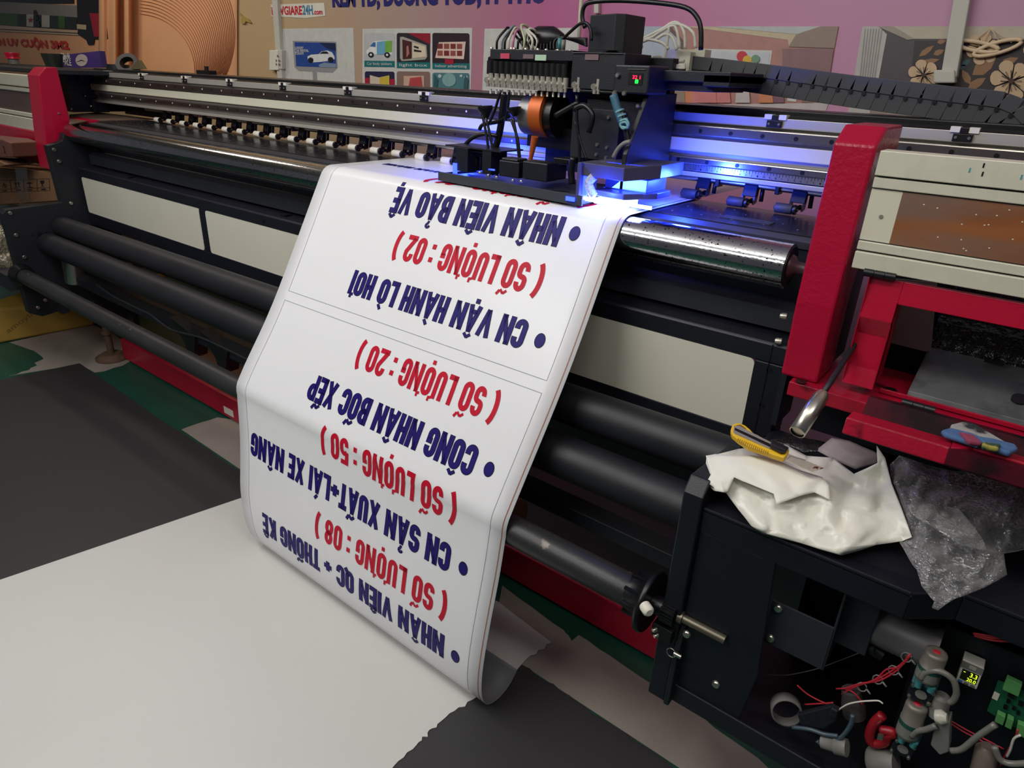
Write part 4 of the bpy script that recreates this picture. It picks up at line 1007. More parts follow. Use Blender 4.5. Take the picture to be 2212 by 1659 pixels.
t = thing('circuit_board', 'green circuit board with green terminal blocks at the right edge', 'circuit board', aty(2170, 1590, 1.19))
bo = [aty(x, y, 1.19) for x, y in ((2156, 1470), (2260, 1512), (2240, 1600), (2132, 1536))]
m = MB(); m.slab(bo, (0, .002, 0)); m.build('board', PCB, t)
for x0, y0, x1, y1, x2, y2, x3, y3 in ((2175, 1465, 2208, 1481, 2200, 1506, 2165, 1490), (2154, 1541, 2172, 1550, 2166, 1568, 2148, 1559), (2176, 1550, 2190, 1557, 2184, 1577, 2170, 1570), (2198, 1563, 2222, 1572, 2214, 1596, 2194, 1584)):
    m = MB(); m.slab([aty(x, y, 1.178) for x, y in ((x0, y0), (x1, y1), (x2, y2), (x3, y3))], (0, .011, 0)); m.build('terminal_block', TERM, t, bevel=.001)
m = MB()
for x, y, w in ((2184, 1502, 9), (2172, 1528, 6), (2190, 1530, 5), (2200, 1540, 5), (2178, 1515, 5), (2205, 1520, 7)):
    c = aty(x, y, 1.186); s = w * .00045; m.box(c.x - s, c.x + s, 1.183, 1.19, c.z - s, c.z + s)
m.build('chips', PLA, t)
m = MB(); m.slab([aty(x, y, 1.1885) for x, y in ((2148, 1494), (2160, 1500), (2154, 1514), (2142, 1508))], (0, .001, 0)); m.build('white_sticker', WHT, t)

t = thing('suction_filter', 'grey plastic filter block with clear hoses beside the pumps', 'filter', aty(2025, 1630, 1.13))
m = MB(); m.lathe(aty(2036, 1500, 1.13), aty(2024, 1545, 1.13), [(0, .008), (.1, .014), (1, .015)], 16); m.slab([aty(x, y, 1.11) for x, y in ((2020, 1562), (2052, 1560), (2050, 1625), (2030, 1632), (2010, 1610))], (0, .03, 0)); m.build('filter_body', GPL, t, bevel=.002)
m = MB(); m.lathe(aty(2020, 1546, 1.11), aty(2046, 1552, 1.11), [(0, .01), (.5, .013), (1, .008)], 12); m.build('clear_valve', CLR, t)
CLH = mat('cloudy_hose', (112, 110, 104), .3, var=.1)
m = MB(); m.tube([aty(x, y, 1.105) for x, y in ((1990, 1466), (2000, 1452), (2030, 1450), (2058, 1468), (2066, 1495), (2060, 1512), (2050, 1518))], .0052, 10)
m.tube([aty(x, y, 1.105) for x, y in ((1970, 1590), (1980, 1580), (2000, 1576), (2022, 1568))], .0052, 10)
m.tube([aty(x, y, 1.105) for x, y in ((2054, 1622), (2078, 1618), (2110, 1592), (2150, 1565))], .0052, 10)
m.tube([aty(x, y, 1.105) for x, y in ((2148, 1612), (2160, 1640), (2185, 1650), (2230, 1648))], .0052, 10)
m.build('clear_hose', CLH, t)
m = MB(); m.lathe(aty(2134, 1612, 1.12), aty(2122, 1668, 1.12), [(0, .010), (.15, .017), (1, .018)], 20); tag(m.build('filter_cup', mat('brown_cup', (110, 98, 90), .35)), 'brownish filter cup at the bottom right corner', 'filter')

for lab, mt, r, Y, lines in (
    ('bundle of red wires tied with pale cable ties across the cabinet', REDW, .0016, 1.13, [[(1968, 1412), (1952, 1430), (1925, 1450), (1885, 1472), (1850, 1480), (1826, 1490)], [(1966, 1416), (1945, 1440), (1915, 1446), (1890, 1468), (1846, 1484), (1818, 1500)], [(1964, 1414), (1940, 1446), (1900, 1470), (1860, 1476), (1828, 1486), (1806, 1488)], [(1826, 1488), (1844, 1496), (1858, 1512), (1862, 1522)], [(1722, 1480), (1745, 1500), (1780, 1518), (1800, 1522)], [(1738, 1522), (1770, 1520), (1800, 1518)]]),
    ('bundle of red wires at the upper right of the cabinet', REDW, .002, 1.16, [[(2104, 1370), (2140, 1378), (2180, 1380), (2225, 1392)], [(2104, 1373), (2150, 1384), (2225, 1386)], [(2102, 1368), (2160, 1376), (2230, 1380)]]),
    ('dark red wires running down to the bottom right corner', REDW, .0014, 1.15, [[(2050, 1560), (2080, 1580), (2120, 1600), (2160, 1625)], [(2052, 1556), (2090, 1578), (2130, 1598), (2168, 1618)], [(2200, 1575), (2190, 1600), (2172, 1630), (2160, 1655)]]),
    ('white wire lying across the electronics', WHW, .0016, 1.11, [[(1808, 1536), (1830, 1522), (1855, 1516), (1880, 1514), (1898, 1514), (1907, 1520)]]),
    ('white stripped wire end near the circuit board', WHW, .002, 1.14, [[(2205, 1588), (2190, 1596), (2182, 1620), (2174, 1635)]]),
    ('grey-blue hose lying on the cabinet floor', mat('slate_hose', (62, 78, 90), .35), .0042, 1.08, [[(1712, 1571), (1750, 1576), (1780, 1586), (1810, 1590)], [(1765, 1600), (1772, 1606), (1790, 1608), (1820, 1590), (1838, 1565), (1842, 1545)]]),
    ('thin grey wires hanging behind the inner bracket', GPL, .001, 1.16, [[(1650, 1456), (1700, 1458), (1760, 1446), (1800, 1432), (1870, 1405)], [(1820, 1382), (1850, 1386), (1872, 1386)]])):
    m = MB()
    for pts in lines: m.tube([aty(x, y, Y) for x, y in pts], r, 6)
    if 'ties' in lab:
        for x, y in ((1958, 1420), (1930, 1448), (1896, 1468), (1862, 1484)):
            c = aty(x, y, Y); m.tube([c + Vector((.008 * math.cos(a), 0, .010 * math.sin(a))) for a in [k * .7 for k in range(10)]], .0013, 5, 1, 0); m.tube([c + Vector((.008, 0, 0)), c + Vector((.016, -.003, -.004))], .0018, 5, 1, 0)
    tag(m.build('wire', [mt, GPL]), lab, 'wire')
m = MB(); c0, c1 = aty(1680, 1535, 1.1), aty(1724, 1560, 1.1)
ax = Vector((.35, -.9, .25)).normalized(); cc = aty(1698, 1532, 1.10)
m.lathe(cc - ax * .012, cc + ax * .014, [(0, .026), (0, .029), (1, .029), (1, .026)], 28, 0, False); m.lathe(cc - ax * .012, cc + ax * .014, [(0, .026), (1, .026)], 28, 0, False)
tag(m.build('tape_roll', mat('grey_tape_core', (96, 94, 92), .6, var=.2, scale=40)), 'empty grey tape ring lying at the front of the cabinet floor', 'tape roll')
m = MB(); m.slab([aty(x, y, 1.085) for x, y in ((1722, 1545), (1795, 1526), (1806, 1558), (1780, 1575), (1730, 1568))], (0, .012, 0)); m.box(*(lambda a: (a.x, a.x + .012, 1.08, 1.095, a.z - .02, a.z))(aty(1795, 1530, 1.08)))
tag(m.build('relay_box', BLK, bevel=.002), 'flat black relay box beside the grey tape ring', 'box')
m = MB(); m.lathe(aty(1775, 1602, 1.08), aty(1830, 1616, 1.08), [(0, .012), (.5, .013), (.52, .016), (1, .016)], 20); m.slab([aty(x, y, 1.07) for x, y in ((1806, 1618), (1826, 1624), (1824, 1630), (1804, 1624))], (0, .008, 0), 1)
tag(m.build('solenoid_valve', [GPL, mat('cream_plastic', (190, 180, 150), .5)]), 'small grey solenoid valve on the cabinet floor under the slate hose', 'valve')
m = MB(); m.lathe(aty(1838, 1490, 1.14), aty(1846, 1545, 1.14), [(0, .017), (.3, .018), (.6, .021), (1, .020)], 20)
tag(m.build('pump_can', mat('dull_can', (66, 62, 62), .5)), 'dull grey pump can beneath the red wire bundle', 'pump')
m = MB()
m.tube([aty(x, y, 1.12) for x, y in ((1906, 1545), (1888, 1562), (1878, 1590), (1886, 1606), (1910, 1604), (1918, 1590), (1930, 1582), (1902, 1576))], .0085, 10)
o = tag(m.build('red_clamp', mat('red_plastic', (150, 20, 34), .4)), 'red plastic handle piece left of the lower pump', 'clamp')
m = MB(); m.slab([aty(x, y, 1.10) for x, y in ((1896, 1588), (1908, 1590), (1906, 1600), (1894, 1597))], (0, .006, 0)); m.build('steel_clip', STEEL, o)

t = thing('locking_pin', 'steel ring pin hanging on the left side of the cabinet', 'pin', aty(1455, 1410, 1.04))
c = aty(1450, 1410, 1.04)
m = MB(); m.tube([c + Vector((.010 * math.cos(a), 0, .011 * math.sin(a))) for a in [k * .5 for k in range(13)]], .0011, 6, 0, 0); m.build('ring', STEEL, t)
m = MB(); m.lathe(c + Vector((.006, 0, .003)), c + Vector((.022, 0, .003)), [(0, .005), (1, .005)], 12); m.build('pin', STEEL, t)
t = thing('shaft_support', 'black support block with small screws below the take-up gear', 'block', (-.38, 1.03, .50))
m = MB(); m.box(-.405, -.36, 1.04, 1.09, .495, .527); m.build('block', PLA, t, bevel=.002)
m = MB(); bolts(m, [(-.395, 1.04, .515), (-.39, 1.04, .502)], (-.5, -1, 0), .005, .008); m.build('screws', STEEL, t)

# ================================================================== the printed banner
PR = [(2.15 - i * .03, 1.2585) for i in range(24)]
cR, rR, cB, rB = (1.447, 1.207), .0515, (1.109, .568), .080
dx_, dz_ = cB[0] - cR[0], cB[1] - cR[1]; L_ = math.hypot(dx_, dz_); na = math.atan2(dz_, dx_) - math.acos((rR - rB) / L_)
na %= 2 * math.pi
for k in range(14):
    a = math.pi / 2 + (na - math.pi / 2) * k / 13; PR.append((cR[0] + rR * math.cos(a), cR[1] + rR * math.sin(a)))
q0 = (cR[0] + rR * math.cos(na), cR[1] + rR * math.sin(na)); q1 = (cB[0] + rB * math.cos(na), cB[1] + rB * math.sin(na))
for k in range(1, 14): t_ = k / 13; PR.append((q0[0] + (q1[0] - q0[0]) * t_, q0[1] + (q1[1] - q0[1]) * t_))
for k in range(1, 12): a = na + (math.pi + .10 - na) * k / 11; PR.append((cB[0] + rB * math.cos(a), cB[1] + rB * math.sin(a)))
HG = [(1.033, .60), (1.0294, .560), (1.014, .45), (.990, .33), (.972, .23), (.963, .15), (.966, .085), (.982, .042), (1.008, .018), (1.04, .010), (1.07, .013), (1.098, .028), (1.118, .05), (1.13, .07)]
for i in range(1, len(HG) - 2):
    p = [Vector(HG[i + k]) for k in (-1, 0, 1, 2)]
    for t_ in (1 / 3, 2 / 3, 1):
        v = .5 * ((2 * p[1]) + (p[2] - p[0]) * t_ + (2 * p[0] - 5 * p[1] + 4 * p[2] - p[3]) * t_ ** 2 + (3 * p[1] - p[0] - 3 * p[2] + p[3]) * t_ ** 3)
        PR.append((v.x, v.y))
SS = [0.0]
for i in range(1, len(PR)): SS.append(SS[-1] + math.hypot(PR[i][0] - PR[i - 1][0], PR[i][1] - PR[i - 1][1]))


def on_banner(x, s, lift=0.0):
    s = min(max(s, 0), SS[-1] - 1e-5); i = 0
    while SS[i + 1] < s: i += 1
    t_ = (s - SS[i]) / (SS[i + 1] - SS[i]); a, c = PR[i], PR[i + 1]
    dy, dz = c[0] - a[0], c[1] - a[1]; l = math.hypot(dy, dz); ny, nz = dz / l, -dy / l      # outward side of the sheet
    return Vector((x, a[0] + dy * t_ + ny * lift, a[1] + dz * t_ + nz * lift))


def xl(s): return -1.888 - .012 * math.exp(-((s - 1.5) / .2) ** 2) * 3 + (.06 * max(0, (s - 1.85) / .37) if s > 1.85 else 0)
def xr(s): return -.768 - .03 * min(1, s / 2.1) + .012 * math.exp(-((s - 1.1) / .3) ** 2)


t = thing('printed_banner', 'white vinyl banner with upside-down navy and red lettering hanging from the printer', 'banner', (-1.33, 1.03, .01))
m = MB(); NX = 18; rows = []
for s in SS:
    rows.append([on_banner(xl(s) + (xr(s) - xl(s)) * k / NX, s) for k in range(NX + 1)])
vs = [p for r_ in rows for p in r_]; n = NX + 1
m.add(vs, [(i * n + j, i * n + j + 1, (i + 1) * n + j + 1, (i + 1) * n + j) for i in range(len(rows) - 1) for j in range(NX)], 0, True)
o = m.build('vinyl_sheet', [PAPER, BACKP], t)
sd = o.modifiers.new('vinyl_thickness', 'SOLIDIFY'); sd.thickness = .0009; sd.offset = 0; sd.material_offset = 1; sd.material_offset_rim = 0
bm = bmesh.new(); bm.from_mesh(o.data)
f0 = max(bm.faces, key=lambda f: f.calc_center_median().y)
if f0.normal.z < 0: bmesh.ops.reverse_faces(bm, faces=bm.faces[:])
bm.to_mesh(o.data); bm.free()
ROWS = [('NHÂN VIÊN BẢO VỆ', .755, .076, -.927, -1.527, 0, (-.889, .790), 'nearest the print carriage'), ('( SỐ LƯỢNG : 02 )', .884, .078, -.930, -1.455, 1, None, ''), ('CN VẬN HÀNH LÒ HƠI', 1.025, .072, -.922, -1.575, 0, (-.877, 1.063), ''),
        ('( SỐ LƯỢNG : 20 )', 1.214, .078, -.925, -1.444, 1, None, ''), ('CÔNG NHÂN BỐC XẾP', 1.358, .076, -.932, -1.589, 0, (-.887, 1.397), ''), ('( SỐ LƯỢNG : 50 )', 1.489, .080, -.946, -1.481, 1, None, ''),
        ('CN SẢN XUẤT+LÁI XE NÂNG', 1.632, .078, -.948, -1.838, 0, (-.902, 1.675), ''), ('( SỐ LƯỢNG : 08 )', 1.768, .080, -.936, -1.482, 1, None, ''), ('NHÂN VIÊN QC + THỐNG KÊ', 1.892, .074, -.930, -1.757, 0, (-.888, 1.933), 'nearest the floor'),
        ('( SỐ LƯỢNG : 01 )', .640, .074, -.90, -1.46, 1, None, 'half printed under the carriage'), ('VĂN HÀNH', .535, .030, -1.55, -1.80, 2, None, 'on the flat table')]
for txt, s0, cap, xa, xb, c, bul, where in ROWS:
    m = MB()
    for lf, mi, gr in (((.0016, 2, 0),) if c == 1 else ((.0012, 1, .017), (.0016, 0, 0))):
        bold_text(m, txt, lambda u, v: on_banner(xa - u, s0 + v, lf), xa - xb, cap, mi, gr)
        if bul:
            r_ = .0152 if mi else .0136
            m.add([on_banner(bul[0], bul[1], lf)] + [on_banner(bul[0] + r_ * math.cos(k * .2618), bul[1] + r_ * 1.25 * math.sin(k * .2618), lf) for k in range(24)], [(0, k + 1, (k + 1) % 24 + 1) for k in range(24)], mi)
    o = m.build('printed_line', [NAVY, INK, REDP], t)
    o['label'] = '%s printed line reading %s' % ('red' if c == 1 else 'navy', txt.strip('( )'))
m = MB()


def strip(x0, x1, s0, s1, mi=0):
    k = max(2, int((s1 - s0) / .012)); vs = []
    for i in range(k + 1):
        s = s0 + (s1 - s0) * i / k
        for f in (x0, x1): vs.append(on_banner(f(s) if callable(f) else f, s, .0011))
    m.add(vs, [(2 * i, 2 * i + 1, 2 * i + 3, 2 * i + 2) for i in range(k)], mi)


for s0, s1 in ((.56, 1.148), (1.18, 2.03)):
    L0 = lambda s: xl(s) + .052; R0 = lambda s: xr(s) - .047
    strip(L0, lambda s: xl(s) + .0532, s0, s1); strip(lambda s: xr(s) - .0482, R0, s0, s1)
    for s in (s0, s1) if s0 > 1 else (s1,): strip(L0, R0, s, s + .0013)
strip(lambda s: xr(s) - .0125, lambda s: xr(s) - .0095, .3, 2.10, 1)
m.build('border_lines', [LINE, BRNP], t)

# ================================================================== print carriage
t = thing('print_carriage', 'black print-head carriage with valves, hoses and blue UV lamps over the banner', 'carriage', (-1.1, 1.58, 1.266))
m = MB(); m.slab([(-1.405, 1.452, 1.268), (-.90, 1.425, 1.268), (-.90, 1.70, 1.268), (-1.36, 1.72, 1.268)], (0, 0, .010)); m.slab([(-1.408, 1.449, 1.264), (-.899, 1.421, 1.264), (-.899, 1.427, 1.264), (-1.408, 1.455, 1.264)], (0, 0, .024)); m.slab([(-1.408, 1.449, 1.264), (-1.408, 1.455, 1.264), (-1.37, 1.72, 1.264), (-1.376, 1.72, 1.264)], (0, 0, .020)); o = m.build('base_plate', mat('graphite_plate', (66, 70, 78), .45, metal=.2), t, bevel=.001)
m = MB(); m.slab([(-1.06, 1.462, 1.2782), (-.985, 1.50, 1.2782), (-1.00, 1.508, 1.2782), (-1.075, 1.470, 1.2782)], (0, 0, .0006)); m.build('plate_slot', PLA, t)
m = MB(); m.box(-1.215, -.84, 1.70, 1.73, 1.30, 1.60); m.slab([(-.845, 1.50, 1.385), (-.845, 1.58, 1.52), (-.845, 1.73, 1.52), (-.845, 1.73, 1.30), (-.845, 1.50, 1.30)], (.012, 0, 0)); m.box(-1.02, -.845, 1.60, 1.71, 1.33, 1.50); m.build('back_frame', BLK2, t, bevel=.002)
m = MB(); fb(m, 1238, 232, 1330, 350, 1.575, .02); m.build('head_side_panel', BLK, t, bevel=.001)
m = MB(); bolts(m, [aty(x, y, 1.574) for x, y in ((1290, 313), (1311, 319), (1288, 334), (1309, 341), (1315, 254))] + [aty(x, y, 1.555) for x, y in ((1378, 229), (1369, 286), (1370, 318))], (0, -1, 0), .005, .004); m.build('frame_bolts', STEEL, t)
# manifold
m = MB(); fb(m, 1059, 106, 1237, 132, 1.565, .12); fb(m, 1056, 130, 1237, 195, 1.585, .09); m.build('ink_manifold', BLK2, t, bevel=.001)
m = MB(); fb(m, 1237, 112, 1344, 197, 1.56, .13); m.build('ink_manifold', BLK2, t, bevel=.002)
m = MB()
for k in range(14):
    x = 1061 + k * 12.3; y0, y1 = 131 + k * .55, 160 + k * .75
    a, c = aty(x, y0, 1.575), aty(x - 1, y1, 1.575); m.cyl(c, a, .0115, 12); m.lathe(a, a + Vector((0, .012, .006)), [(0, .0115), (1, .007)], 12)
m.build('ink_cartridges', PLA, t)


def valve(px, py):
    m = MB(); a = aty(px, py, 1.558); z = a.z
    m.cyl((a.x + .004, 1.566, z - .014), (a.x + .004, 1.566, z + .012), .0075, 8); m.cyl((a.x - .006, 1.556, z - .006), (a.x - .006, 1.572, z - .004), .0075, 8)
    m.cyl((a.x - .004, 1.562, z - .022), (a.x - .004, 1.562, z - .008), .0055, 8); m.cyl((a.x + .007, 1.562, z - .022), (a.x + .007, 1.562, z - .012), .0042, 8)
    m.build('ink_valve', BRASS, t)


for k in range(14): valve(1055 + k * 12.35, 168 + k * .85)
valve(1245, 178); valve(1287, 182)
m = MB(); fb(m, 1053, 182, 1238, 190, 1.56, .05); fb(m, 1237, 193, 1330, 203, 1.56, .05); m.build('valve_rail', PLA, t, bevel=.002)
m = MB()
for k in range(14):
    a = aty(1060 + k * 12.3, 192 + k * .6, 1.57); m.cyl(a, a + Vector((0, 0, -.012)), .003, 6)
m.build('drip_nozzles', WHT, t)
for c4, yy_, mt in (((1081, 115, 1100, 127), 1.562, mat('pink_label', (190, 60, 90), .6)), ((1156, 118, 1179, 131), 1.562, mat('pale_green_label', (176, 206, 176), .6)), ((1130, 117, 1152, 127), 1.562, mat('faded_brown_label', (110, 88, 92), .6)), ((1264, 117, 1292, 130), 1.557, mat('faded_brown_label', (110, 88, 92), .6))):
    m = MB(); fb(m, *c4, yy_, .004); m.build('stuck_label', mt, t)
m = MB(); bolts(m, [aty(x, y, 1.60) for x, y in ((1062, 105), (1105, 106), (1111, 106), (1136, 107), (1162, 108), (1180, 109), (1205, 110), (1232, 111), (1315, 107))], (0, 0, 1), .005, .004); m.build('top_screws', STEEL, t)
m = MB(); a, c = aty(1266, 31, 1.58), aty(1344, 108, 1.58)
m.slab([(a.x, 1.60, 1.60), (c.x - .02, 1.57, 1.60), (c.x, 1.585, 1.60), (c.x, 1.68, 1.60), (a.x, 1.68, 1.60)], (0, 0, a.z - 1.60)); m.build('motor_box', BLK, t, bevel=.002)
m = MB(); fb(m, 1240, 107, 1344, 108.5, 1.555, .02); fb(m, 1236, 114, 1344, 115.5, 1.555, .01); m.build('edge_trim', GPL, t)
# controller and arm
m = MB(); fb(m, 1329, 139, 1398, 205, 1.55, .10); m.build('controller_box', BLK2, t, bevel=.004)
m = MB(); fb(m, 1358, 157, 1386, 184, 1.5485, .002); o = m.build('controller_display', PLA, t)
m = MB(); p = aty(1366, 170, 1.547); put_text(m, '32 1', plane_fn(p, (1, 0, -.03), (0, 0, 1)), .021, .0075, 0, .02); p = aty(1371, 180, 1.547); put_text(m, '00', plane_fn(p, (1, 0, 0), (0, 0, 1)), .009, .008, 1, .06); m.build('digits', [LEDR, LEDG], o)
m = MB(); fb(m, 1356, 149, 1393, 151, 1.547, .003); m.build('white_mark', GPL, t)
m = MB(); bolts(m, [aty(x, y, 1.549) for x, y in ((1335, 163), (1328, 201), (1349, 202))], (0, -1, 0), .006, .006); m.build('controller_screws', STEEL, t)
m = MB(); a = aty(1398, 145, 1.60); m.box(a.x, -.655, 1.62, 1.83, 1.548, 1.572); m.box(-.83, -.70, 1.64, 1.83, 1.528, 1.548); m.box(-.72, -.655, 1.62, 1.83, 1.540, 1.566); m.build('chain_arm', BLK2, t, bevel=.002)
# hoses and cables on top
m = MB()
for i, (x0, x1, xt, yt, c) in enumerate(((1073, 1128, 1098, 60, 0), (1084, 1132, 1110, 57, 1), (1090, 1140, 1112, 62, 0), (1098, 1128, 1116, 60, 2), (1107, 1136, 1120, 65, 3), (1118, 1131, 1128, 84, 0), (1131, 1133, 1132, 54, 4), (1148, 1154, 1144, 64, 2), (1158, 1140, 1148, 62, 2), (1160, 1150, 1146, 66, 0))):
    m.tube([aty(x0, 106, 1.60), aty(x0 + 2, 85, 1.60), aty(xt - 6, yt + 4, 1.62), aty(xt, yt, 1.63), aty(xt + 8, yt + 8, 1.645), aty(x1, 96, 1.66), aty(x1 + 2, 108, 1.66)], .0034, 7, c)
m.build('ink_hoses', [PLA, mat('grey_hose', (126, 136, 140), .3), CLR, mat('pink_hose', (190, 120, 150), .35), mat('greenish_hose', (170, 176, 140), .35)], t)
m = MB()
m.lathe(aty(1150, 82, 1.68), aty(1215, 84, 1.68), [(0, .02), (.2, .03), (.7, .03), (1, .014)], 14, 0)
for k in range(6): m.tube([aty(1168 + k * 7, 108, 1.65), aty(1170 + k * 7, 88, 1.66), aty(1180 + k * 9, 76 + k, 1.67), aty(1225 + k * 5, 82 + k * 2, 1.67), aty(1268, 84 + k * 3, 1.66)], .003, 6, 0)
m.tube([aty(1220, 80, 1.60), aty(1235, 66, 1.59), aty(1252, 52, 1.58), aty(1266, 50, 1.565), aty(1275, 62, 1.565), aty(1278, 88, 1.565)], .004, 8, 0)
m.tube([aty(1208, 108, 1.64), aty(1210, 82, 1.64)], .006, 8, 1, 0); m.tube([aty(1216, 108, 1.64), aty(1218, 86, 1.64)], .006, 8, 2, 0)
m.build('cable_bundle', [PLA, TEAL, GPL], t)
m = MB(); m.tube([aty(x, y, 1.62) for x, y in ((1264, 60), (1258, 38), (1262, 14), (1280, 4), (1340, 1), (1420, 6), (1480, 16), (1505, 36), (1514, 64), (1514, 108))], .0055, 10); m.build('looped_black_hose', PLA, t)
m = MB()
for pts in ([(1340, 104), (1375, 90), (1400, 78), (1440, 58), (1450, 52), (1475, 55), (1498, 72), (1502, 104)], [(1345, 103), (1380, 86), (1410, 80), (1446, 52), (1465, 50), (1478, 70), (1480, 106)], [(1342, 100), (1372, 94), (1402, 84), (1450, 56), (1462, 66), (1468, 104)], [(1420, 84), (1436, 74), (1452, 80), (1462, 108)], [(1372, 88), (1400, 85), (1430, 92), (1444, 106)], [(1446, 54), (1440, 100), (1434, 138)], [(1374, 84), (1378, 96), (1388, 102)], [(1440, 155), (1470, 150), (1480, 150)], [(1418, 144), (1450, 134), (1478, 132)]):
    m.tube([aty(x, y, 1.80) for x, y in pts], .0042, 8)
m.build('clear_hoses', CLR, t)
m = MB()
for i in range(7): m.tube([aty(x, y + i * 2.2, 1.72) for x, y in ((1346, 122), (1380, 130), (1420, 140), (1480, 141 + i))], .0025, 6, 0 if i > 2 else 2)
for i in range(6): m.tube([aty(x + i * 3, y + (i % 3) * 3, 1.76) for x, y in ((1348, 128), (1372, 122), (1395, 128), (1412, 136))], .003, 6, 1)
for i in range(4): m.tube([aty(1406 + i * 3, 128, 1.76), aty(1415 + i * 3, 122, 1.76), aty(1424 + i * 3, 128, 1.76), aty(1428 + i * 2, 138, 1.76)], .0025, 6, 2)
m.build('wire_bundle', [PLA, REDW, WHW], t)
m = MB(); fb(m, 1441, 106, 1518, 146, 1.86, .04, 0); fb(m, 1470, 112, 1486, 160, 1.82, .03, 0); m.build('white_plate', CREAM, t)
# orange-banded fan motor
m = MB(); a = aty(1160, 250, 1.60); m.cyl((a.x - .045, 1.62, a.z), (a.x - .004, 1.62, a.z), .052, 36); m.build('motor_can', mat('satin_steel_can', (150, 148, 150), .45, metal=.7), t)
m = MB(); m.cyl((a.x - .004, 1.62, a.z + .005), (a.x + .036, 1.62, a.z + .005), .060, 36); m.build('motor_band', COPW, t)
m = MB(); m.cyl((a.x + .036, 1.625, a.z), (a.x + .062, 1.625, a.z), .054, 30); m.box(a.x - .06, a.x + .09, 1.64, 1.72, a.z - .085, a.z - .03); m.build('motor_mount', PLA, t)
m = MB(); c = aty(1152, 320, 1.56); m.lathe(c + Vector((-.008, 0, -.03)), c + Vector((.004, 0, .03)), [(0, .006), (1, .01)], 12); m.build('copper_pin', COPW, t)
# print heads and left lamp
m = MB(); fb(m, 1078, 345, 1120, 386, 1.475, .05); fb(m, 1129, 347, 1180, 394, 1.465, .05); m.build('print_heads', BLK2, t, bevel=.003)
m = MB(); fb(m, 1083, 340, 1118, 350, 1.478, .045); fb(m, 1132, 347, 1166, 358, 1.467, .045); m.build('head_caps', GRY, t, bevel=.004)
m = MB(); bolts(m, [aty(x, y, 1.46) + Vector((0, 0, .0)) for x, y in ((1055, 381), (1073, 385), (1108, 392), (1126, 394), (1037, 375))], (0, 0, 1), .005, .006); m.build('head_screws', STEEL, t)
m = MB(); fb(m, 1196, 340, 1230, 356, 1.56, .06); fb(m, 1165, 355, 1200, 390, 1.54, .05); c = aty(1170, 382, 1.52); m.cyl(c, c + Vector((0, .03, 0)), .009, 14); m.build('slide_block', PLA, t, bevel=.002)
m = MB(); fb(m, 962, 312, 1082, 330, 1.50, .10); fb(m, 985, 318, 1010, 372, 1.485, .08); fb(m, 1042, 326, 1060, 378, 1.50, .07); fb(m, 1010, 326, 1044, 330, 1.5, .06); m.build('left_lamp_bracket', BLK2, t, bevel=.003)
m = MB(); a, c = aty(1025, 366, 1.53), aty(1026, 334, 1.53); m.lathe(a, c, [(0, .014), (.2, .017), (.8, .017), (1, .012)], 20); m.build('lamp_cylinder', PLA, t)
for c4, yy_ in (((1012, 362, 1043, 372), 1.55), ((1010, 331, 1014, 370), 1.55), ((978, 352, 986, 376), 1.482), ((1055, 364, 1067, 369), 1.50)):
    m = MB(); fb(m, *c4, yy_, .004); o = m.build('uv_lamp_window', BLUEG, t); o['label'] = 'blue glowing lamp window'
m = MB()
for c0, c1, w0 in (((1048, 229), (1050, 258), .021), ((1110, 232), (1112, 252), .020)):
    a, c = aty(c0[0], c0[1], 1.55), aty(c1[0], c1[1], 1.55); m.lathe(a, c, [(0, w0), (.25, w0 * 1.02), (1, w0 * .3)], 22)
for pts in ([(1037, 228), (1045, 262), (1052, 300), (1058, 345), (1066, 378)], [(1050, 255), (1056, 280), (1064, 320), (1070, 350), (1074, 382)], [(1108, 255), (1114, 285), (1120, 330), (1126, 385)], [(1104, 258), (1118, 300), (1124, 350), (1128, 380)], [(1082, 195), (1070, 235), (1062, 255), (1055, 268)], [(1100, 195), (1098, 225), (1092, 260)]):
    m.tube([aty(x, y, 1.54) for x, y in pts], .0038, 8)
m.tube([aty(x, y, 1.58) for x, y in ((1090, 200), (1086, 235), (1082, 270), (1076, 300), (1070, 318))], .010, 10)
m.tube([aty(x, y, 1.57) for x, y in ((1000, 318), (1020, 298), (1045, 290), (1075, 294))], .006, 8)
m.tube([aty(x, y, 1.57) for x, y in ((1036, 280), (1042, 270), (1060, 266), (1078, 262), (1100, 250))], .0055, 8)
m.build('black_tubes', PLA, t)
# right-hand cables and the right lamp
m = MB()
for pts, r in (([(1246, 205), (1246, 260), (1250, 300), (1252, 345), (1250, 395)], .004), ([(1243, 262), (1255, 310), (1268, 346)], .0032), ([(1200, 250), (1225, 236), (1250, 222)], .007), ([(1240, 236), (1262, 228), (1280, 250), (1272, 286)], .007), ([(1236, 398), (1234, 370), (1238, 340)], .009), ([(1344, 240), (1352, 280), (1358, 310)], .007)):
    m.tube([aty(x, y, 1.52) for x, y in pts], r, 8)
m.build('right_cables', PLA, t)
m = MB(); m.tube([aty(x, y, 1.52) for x, y in ((1325, 205), (1334, 235), (1344, 262), (1352, 276))], .010, 10, 0); m.tube([aty(x, y, 1.505) for x, y in ((1340, 262), (1352, 258), (1358, 270), (1346, 278), (1340, 268), (1352, 264), (1356, 276), (1344, 274))], .003, 8, 1)
for k in range(3): c = aty(1338 + k * 4, 238 + k * 10, 1.52); m.lathe(c, c + Vector((.002, 0, -.004)), [(0, .0115), (1, .0115)], 14, 1)
m.tube([aty(x, y, 1.50) for x, y in ((1362, 306), (1348, 310), (1335, 322), (1325, 340))], .0055, 8, 2)
m.build('blue_taped_loom', [mat('blue_tape', (52, 96, 120), .5), mat('pale_blue_cord', (110, 160, 170), .5), GPL], t)
m = MB(); a, c = aty(1256, 349, 1.45), aty(1412, 347, 1.56)
